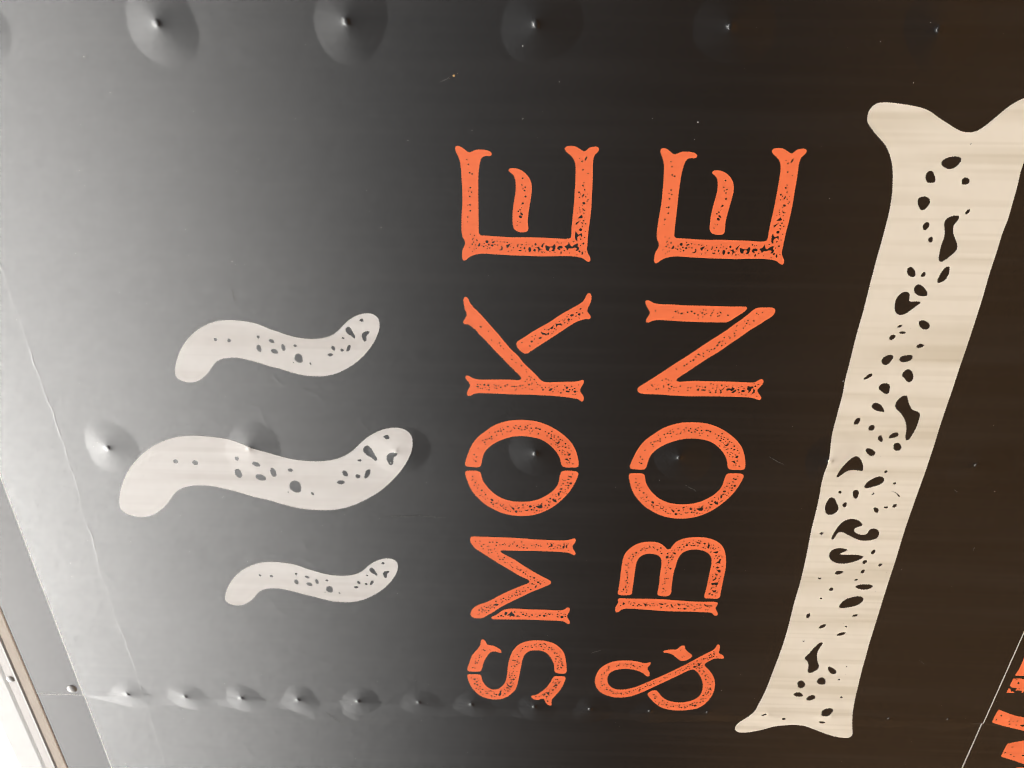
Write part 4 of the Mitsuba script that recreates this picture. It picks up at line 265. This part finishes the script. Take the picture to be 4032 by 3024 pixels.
z_main = np.unique(np.round(np.concatenate([steps(SEAM_LOW, 0.655, 0.0021), steps(0.655, 0.6755, 0.0006), steps(0.6755, SEAM_TOP, 0.0021)]), 6))
x_upper = np.unique(np.round(np.concatenate([steps(LAP, LAP + 0.05, 0.0014), steps(LAP + 0.05, 0.06, 0.0021), steps(0.06, NEAR_END, 0.01)]), 6))
x_lower = np.unique(np.round(np.concatenate([steps(FAR_END, -1.36, 0.01), steps(-1.36, -1.18, 0.0025), steps(-1.18, LAP, 0.0012)]), 6))
z_skirt = np.unique(np.round(np.concatenate([steps(SKIRT, -0.9, 0.01), steps(-0.9, SEAM_LOW - 0.0016, 0.0025)]), 6))
part(TRAILER + "__wrapped_sheet", grid_piece(x_upper, z_main, "black_film"), "black wrapped wall sheet carrying most of the print")
part(TRAILER + "__wrapped_sheet", grid_piece(x_lower, z_main, "black_film"), "black wrapped wall sheet beyond the riveted lap seam")
part(TRAILER + "__lower_sheet", grid_piece(x_upper, z_skirt, "black_film"), "black lower sheet under the thin pale seam line")
part(TRAILER + "__lower_sheet", grid_piece(x_lower, z_skirt, "black_film"))

# ---------------------------------------------------------------- the print
def spline(flat, per=6):
    """A closed smooth curve through the points."""
    p = np.array(flat, float).reshape(-1, 2) * 1e-4
    a, b, c, d = np.roll(p, 1, 0), p, np.roll(p, -1, 0), np.roll(p, -2, 0)
    t = (np.arange(per) / per)[:, None, None]
    l1, l2 = np.linalg.norm(b - a, axis=1)[:, None], np.linalg.norm(c - b, axis=1)[:, None]
    l3 = np.linalg.norm(d - c, axis=1)[:, None]
    m1 = l2 * ((b - a) / l1 * l2 + (c - b) / l2 * l1) / (l1 + l2)
    m2 = l2 * ((c - b) / l2 * l3 + (d - c) / l3 * l2) / (l2 + l3)
    q = (2 * t**3 - 3 * t**2 + 1) * b + (t**3 - 2 * t**2 + t) * m1 + (-2 * t**3 + 3 * t**2) * c + (t**3 - t**2) * m2
    return q.transpose(1, 0, 2).reshape(-1, 2)


def hole_shape(h):
    g = [v * 1e-4 for v in h]
    if len(h) == 3:
        return Point(g[0], g[1]).buffer(1.2 * g[2], 3)
    if len(h) == 5:
        a, b, w = np.array(g[:2]), np.array(g[2:4]), 1.2 * g[4]
        d = b - a
        n = np.array([-d[1], d[0]]) / (np.linalg.norm(d) + 1e-9) * w / 2
        m = (a + b) / 2
        return Polygon([a, a + 0.22 * d + n * 0.8, m + n, a + 0.78 * d + n * 0.8, b, a + 0.78 * d - n * 0.8, m - n, a + 0.22 * d - n * 0.8])
    if len(h) >= 14:
        return Polygon(spline(h, 4)).buffer(0)
    p = Polygon(np.array(g).reshape(-1, 2)).buffer(0)
    return p.buffer(0.0001)


def art(name, smooth=True):
    outs, holes = ART[name]
    shape = unary_union([Polygon(spline(o) if smooth else np.array(o, float).reshape(-1, 2) * 1e-4).buffer(0) for o in outs])
    return shape.difference(unary_union([hole_shape(h) for h in holes]))


def lay(shape, bsdf, grain=0.0022):
    """Print of this outline as a fine mesh that follows the film."""
    xs, fs, count = [], [], 0
    for g in getattr(shape, "geoms", [shape]):
        if g.area < 1e-7:
            continue
        pts = []
        for ring in [g.exterior, *g.interiors]:
            s = ring.segmentize(0.0011 if ring is g.exterior else 0.0008)
            pts.append(np.array(s.coords)[:-1])
        x0, z0, x1, z1 = g.bounds
        gx, gz = np.meshgrid(np.arange(x0, x1, grain), np.arange(z0, z1, grain))
        inner = np.stack([gx.ravel(), gz.ravel()], -1)
        ok = shapely.contains_xy(g.buffer(-0.0009), inner[:, 0], inner[:, 1])
        p = np.unique(np.round(np.concatenate(pts + [inner[ok]]), 7), axis=0)
        tri = Delaunay(p).simplices
        cen = p[tri].mean(1)
        tri = tri[shapely.contains_xy(g, cen[:, 0], cen[:, 1])]
        xs.append(p)
        fs.append(tri + count)
        count += len(p)
    p, f = np.concatenate(xs), np.concatenate(fs)
    return film(p[:, 0], p[:, 1], f, bsdf, lift=0.0004)


from shapely.affinity import translate, affine_transform
letters = {c: art(k) for c, k in zip("SMOKE&BN", "SMOKEABN")}
second_o, second_e = translate(letters["O"], 0.0023, -0.2316), translate(letters["E"], 0.0005, -0.2336)
rows = [(c, letters[c], "of the upper word") for c in "SMOKE"] + [("&", letters["&"], ""), ("B", letters["B"], ""), ("O", second_o, "of the lower word"), ("N", letters["N"], ""), ("E", second_e, "of the lower word")]
for c, shape, row in rows:
    what = "ampersand" if c == "&" else f"letter {c}"
    part(TRAILER + "__letter", lay(shape, "orange_print"), f"distressed orange {what} {row}".strip())
wisp = art("W")
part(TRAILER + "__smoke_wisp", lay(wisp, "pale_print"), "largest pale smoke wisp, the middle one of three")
for (sx, sz), label in (((-0.4375, 0.3177), "pale smoke wisp above the letters K and O"), ((-0.8424, 0.3205), "smallest looking pale smoke wisp above the letter M")):
    k = 0.6345
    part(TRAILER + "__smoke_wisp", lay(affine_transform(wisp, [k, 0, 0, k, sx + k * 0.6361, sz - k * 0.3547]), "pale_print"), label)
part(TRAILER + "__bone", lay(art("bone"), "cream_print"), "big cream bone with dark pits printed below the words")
outs, holes = ART["frag"]
pits = unary_union([hole_shape(h) for h in holes])
groups = [[0], [1, 2], [3], [4], [5]]
for g in groups:
    shape = unary_union([Polygon(np.array(outs[i], float).reshape(-1, 2) * 1e-4).buffer(0).buffer(-0.0006).buffer(0.0006) for i in g]).difference(pits)
    part(TRAILER + "__letter", lay(shape, "orange_print"), "orange letter of the line below, cut by the picture's corner" if g == [0] else None)

# ---------------------------------------------------------------- rivet heads under the film
head = trimesh.creation.icosphere(subdivisions=3, radius=1.0)
head = head.slice_plane([0, 0, 0], [0, 0, 1])
prints = [(unary_union([s for _, s, _ in rows]), "orange_print"), (wisp, "pale_print"), (art("bone"), "cream_print"), (unary_union([Polygon(np.array(o, float).reshape(-1, 2) * 1e-4).buffer(0) for o in outs]), "orange_print")]
for x, z, kind in rivets:
    if not (-1.3 < x < 0.02 and -0.83 < z < 0.77):
        continue
    h = float(relief(np.array([x]), np.array([z]))[0])
    m = head.copy()
    m.apply_scale([0.9 * HEAD, 0.9 * HEAD, 0.0008])
    v = m.vertices
    v = np.stack([x + v[:, 0], -(h - 0.0004 + v[:, 2]), EYE_HEIGHT + z + v[:, 1]], -1)
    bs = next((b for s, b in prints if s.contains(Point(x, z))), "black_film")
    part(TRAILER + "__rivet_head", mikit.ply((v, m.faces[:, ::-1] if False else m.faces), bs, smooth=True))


# ---------------------------------------------------------------- seams, band and rail along the top
def prism(profile, x0, x1, dy=0.0):
    """Extrudes a closed (out, up) profile in metres along x."""
    poly = Polygon(profile)
    m = trimesh.creation.extrude_polygon(poly, x1 - x0, engine="earcut")
    v = m.vertices
    w = np.stack([x0 + v[:, 2], -v[:, 0] + dy, EYE_HEIGHT + v[:, 1]], -1)
    m = trimesh.Trimesh(w, m.faces, process=True)
    m.fix_normals()
    return m


def bar(x0, x1, out0, out1, z0, z1, c=0.0003):
    return prism([(out0, z0), (out1 - c, z0), (out1, z0 + c), (out1, z1 - c), (out1 - c, z1), (out0, z1)], x0, x1)


def rough_bar(x0, x1, out0, out1, z0, z1, seed):
    """A thin cut edge whose width wavers a little."""
    n = int((x1 - x0) / 0.004)
    xs = np.linspace(x0, x1, n)
    wob = (meshkit.noise(np.stack([xs * 90, np.full(n, seed), np.zeros(n)], -1)) - 0.5)
    lo, hi = z0 + 0.0005 * wob, z1 + 0.0004 * np.roll(wob, 7)
    base = relief(xs, np.full(n, (z0 + z1) / 2)) if seed else np.zeros(n)
    ring = [np.stack([xs, -(base + o), EYE_HEIGHT + zz], -1) for o, zz in ((out0, lo), (out1, lo), (out1, hi), (out0, hi))]
    v = np.stack(ring, 1).reshape(-1, 3)
    f = []
    for i in range(n - 1):
        a, b = 4 * i, 4 * i + 4
        for k in range(4):
            l = (k + 1) % 4
            f += [[a + k, a + l, b + l], [a + k, b + l, b + k]]
    m = trimesh.Trimesh(v, np.array(f), process=False)
    m.fix_normals()
    return m


part(TRAILER + "__seam_line", mikit.ply(rough_bar(LAP, NEAR_END, -0.001, 0.0002, SEAM_LOW - 0.0016, SEAM_LOW, 1.0), "bare_edge"), "thin pale line where the film is cut above the lower sheet")
part(TRAILER + "__seam_line", mikit.ply(rough_bar(FAR_END, LAP - 0.001, -0.001, 0.0002, SEAM_LOW - 0.0005, SEAM_LOW + 0.0011, 2.0), "bare_edge"))
part(TRAILER + "__film_edge", mikit.ply(rough_bar(FAR_END, NEAR_END, -0.003, 0.0002, SEAM_TOP, SEAM_TOP + 0.0019, 3.0), "cut_edge"), "pale cut edge along the top of the printed film")
BAND_TOP = 0.8575
part(TRAILER + "__glossy_band", mikit.ply(bar(LAP - 0.0012, NEAR_END, -0.02, -0.0006, SEAM_TOP - 0.01, BAND_TOP + 0.01), "band_film"), "glossy dark band above the printed film")
part(TRAILER + "__glossy_band", mikit.ply(bar(FAR_END, LAP - 0.0022, -0.02, -0.0008, SEAM_TOP - 0.01, BAND_TOP + 0.01), "band_film"))
part(TRAILER + "__band_joint", mikit.ply(bar(LAP - 0.0021, LAP - 0.0013, -0.02, -0.0004, SEAM_TOP + 0.002, BAND_TOP), "cut_edge"))
P = 0.006


def seen(z_wall, out):
    """Height of an edge that stands out from the wall and is seen in line with z_wall."""
    return z_wall * (1 - out / 0.9)


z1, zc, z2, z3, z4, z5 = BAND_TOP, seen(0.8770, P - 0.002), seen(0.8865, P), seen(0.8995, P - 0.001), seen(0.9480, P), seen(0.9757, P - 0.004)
part(TRAILER + "__rail_cove", mikit.ply(prism([(-0.01, z1), (0.0, z1), (0.001, z1 + 0.002), (P - 0.002, zc), (-0.01, zc)], FAR_END, NEAR_END), "beige_cove"), "beige sloping cove under the roof rail")
part(TRAILER + "__rail_lip", mikit.ply(prism([(-0.01, zc), (P - 0.002, zc), (P, zc + 0.003), (P, z2 - 0.001), (P - 0.001, z2), (-0.01, z2)], FAR_END, NEAR_END), "white_paint"), "narrow white lip of the roof rail")
part(TRAILER + "__rail_insert", mikit.ply(bar(FAR_END, NEAR_END, -0.01, P - 0.0010, z2, z3), "grey_insert"), "grey insert strip with screws in the roof rail")
part(TRAILER + "__rail_flange", mikit.ply(prism([(-0.01, z3), (P - 0.001, z3), (P, z3 + 0.006), (P, z4), (P - 0.004, z5), (P - 0.02, z5 + 0.03), (P - 0.06, z5 + 0.065), (-0.2, z5 + 0.085), (-0.2, z3)], FAR_END, NEAR_END), "white_paint"), "white rounded roof edge above the rail")

dome = trimesh.creation.icosphere(subdivisions=3, radius=1.0).slice_plane([0, 0, 0], [0, 0, 1])


def screw(x, z, out, r, h, bsdf, label):
    v = dome.vertices * [r, r, h]
    m = trimesh.Trimesh(np.stack([x + v[:, 0], -(out + v[:, 2]), EYE_HEIGHT + z + v[:, 1]], -1), dome.faces)
    part(TRAILER + "__screw", mikit.ply(m, bsdf, smooth=True), label)


screw(-1.1098, 0.7905, -0.0006, 0.0085, 0.0042, "screw_metal", "domed screw on the glossy band by its joint")
screw(seen(-1.0905, P), seen(0.8937, P), P - 0.001, 0.0072, 0.003, "screw_metal", "screw in the grey rail insert")

# the body behind the sheets, so that the wall is a solid box with a roof
part(TRAILER + "__body", mikit.ply(trimesh.creation.box(bounds=[[FAR_END, 0.008, EYE_HEIGHT + SKIRT], [NEAR_END, 1.9, EYE_HEIGHT + z5]]), "white_paint"))

# ---------------------------------------------------------------- dust, a dried speck and scratches on the film
rng = np.random.default_rng(4)
cap = trimesh.creation.icosphere(subdivisions=1, radius=1.0)


def grains(spots, seed):
    vs, fs, count = [], [], 0
    for x, z, r in spots:
        a = rng.uniform(0, math.pi)
        sx, sz = r * rng.uniform(0.7, 1.3), r * rng.uniform(0.7, 1.3)
        v = cap.vertices * [sx, sz, 0.35 * r]
        u = np.stack([x + v[:, 0] * math.cos(a) - v[:, 1] * math.sin(a), z + v[:, 0] * math.sin(a) + v[:, 1] * math.cos(a)], -1)
        h = relief(np.array([x]), np.array([z]))[0]
        vs.append(np.stack([u[:, 0], -(h + 0.0003 + v[:, 2]), EYE_HEIGHT + u[:, 1]], -1))
        fs.append(cap.faces + count)
        count += len(v)
    return trimesh.Trimesh(np.concatenate(vs), np.concatenate(fs), process=False)


d = np.array(DUST, float).reshape(-1, 3) * 1e-4
big = [(x, z, 0.5 * r) for x, z, r in d[:-1]]
tiny = [(rng.uniform(-1.3, 0.0), rng.uniform(-0.76, 0.76), 0.00028 * rng.lognormal(0, 0.45)) for _ in range(80)]
part(TRAILER + "__dust", mikit.ply(grains(big + tiny, 1), "dust_grey", smooth=True), kind="stuff")
x, z, r = d[-1]
part(TRAILER + "__dried_speck", mikit.ply(grains([(x - 0.002 * k, z + 0.0035 * k - 0.003, r * s) for k, s in ((0, 1.0), (-1.2, 0.45), (1.2, 0.35))], 2), "dirt_brown", smooth=True), "small dried brown speck on the black film")
vs, fs, count = [], [], 0
for line in SCRATCHES:
    a, b = pairs(line)
    n = max(6, int(np.linalg.norm(b - a) / 0.002))
    t = np.linspace(0, 1, n)
    side = np.array([-(b - a)[1], (b - a)[0]]) / np.linalg.norm(b - a)
    c = a + t[:, None] * (b - a) + side * (0.0012 * (meshkit.noise(np.stack([t * 5, np.full(n, a[0] * 99), t * 0], -1)) - 0.5))[:, None]
    w = 0.00030 * np.sin(np.pi * np.clip(t, 0.05, 0.95)) ** 0.5
    l, rr = c - side * w[:, None], c + side * w[:, None]
    p = np.stack([l, rr], 1).reshape(-1, 2)
    i = np.arange(n - 1) * 2
    vs.append(p)
    fs.append(np.concatenate([np.stack([i, i + 1, i + 3], -1), np.stack([i, i + 3, i + 2], -1)]) + count)
    count += len(p)
p = np.concatenate(vs)
part(TRAILER + "__scratch", film(p[:, 0], p[:, 1], np.concatenate(fs), "scuff_grey", lift=0.0003), kind="stuff")
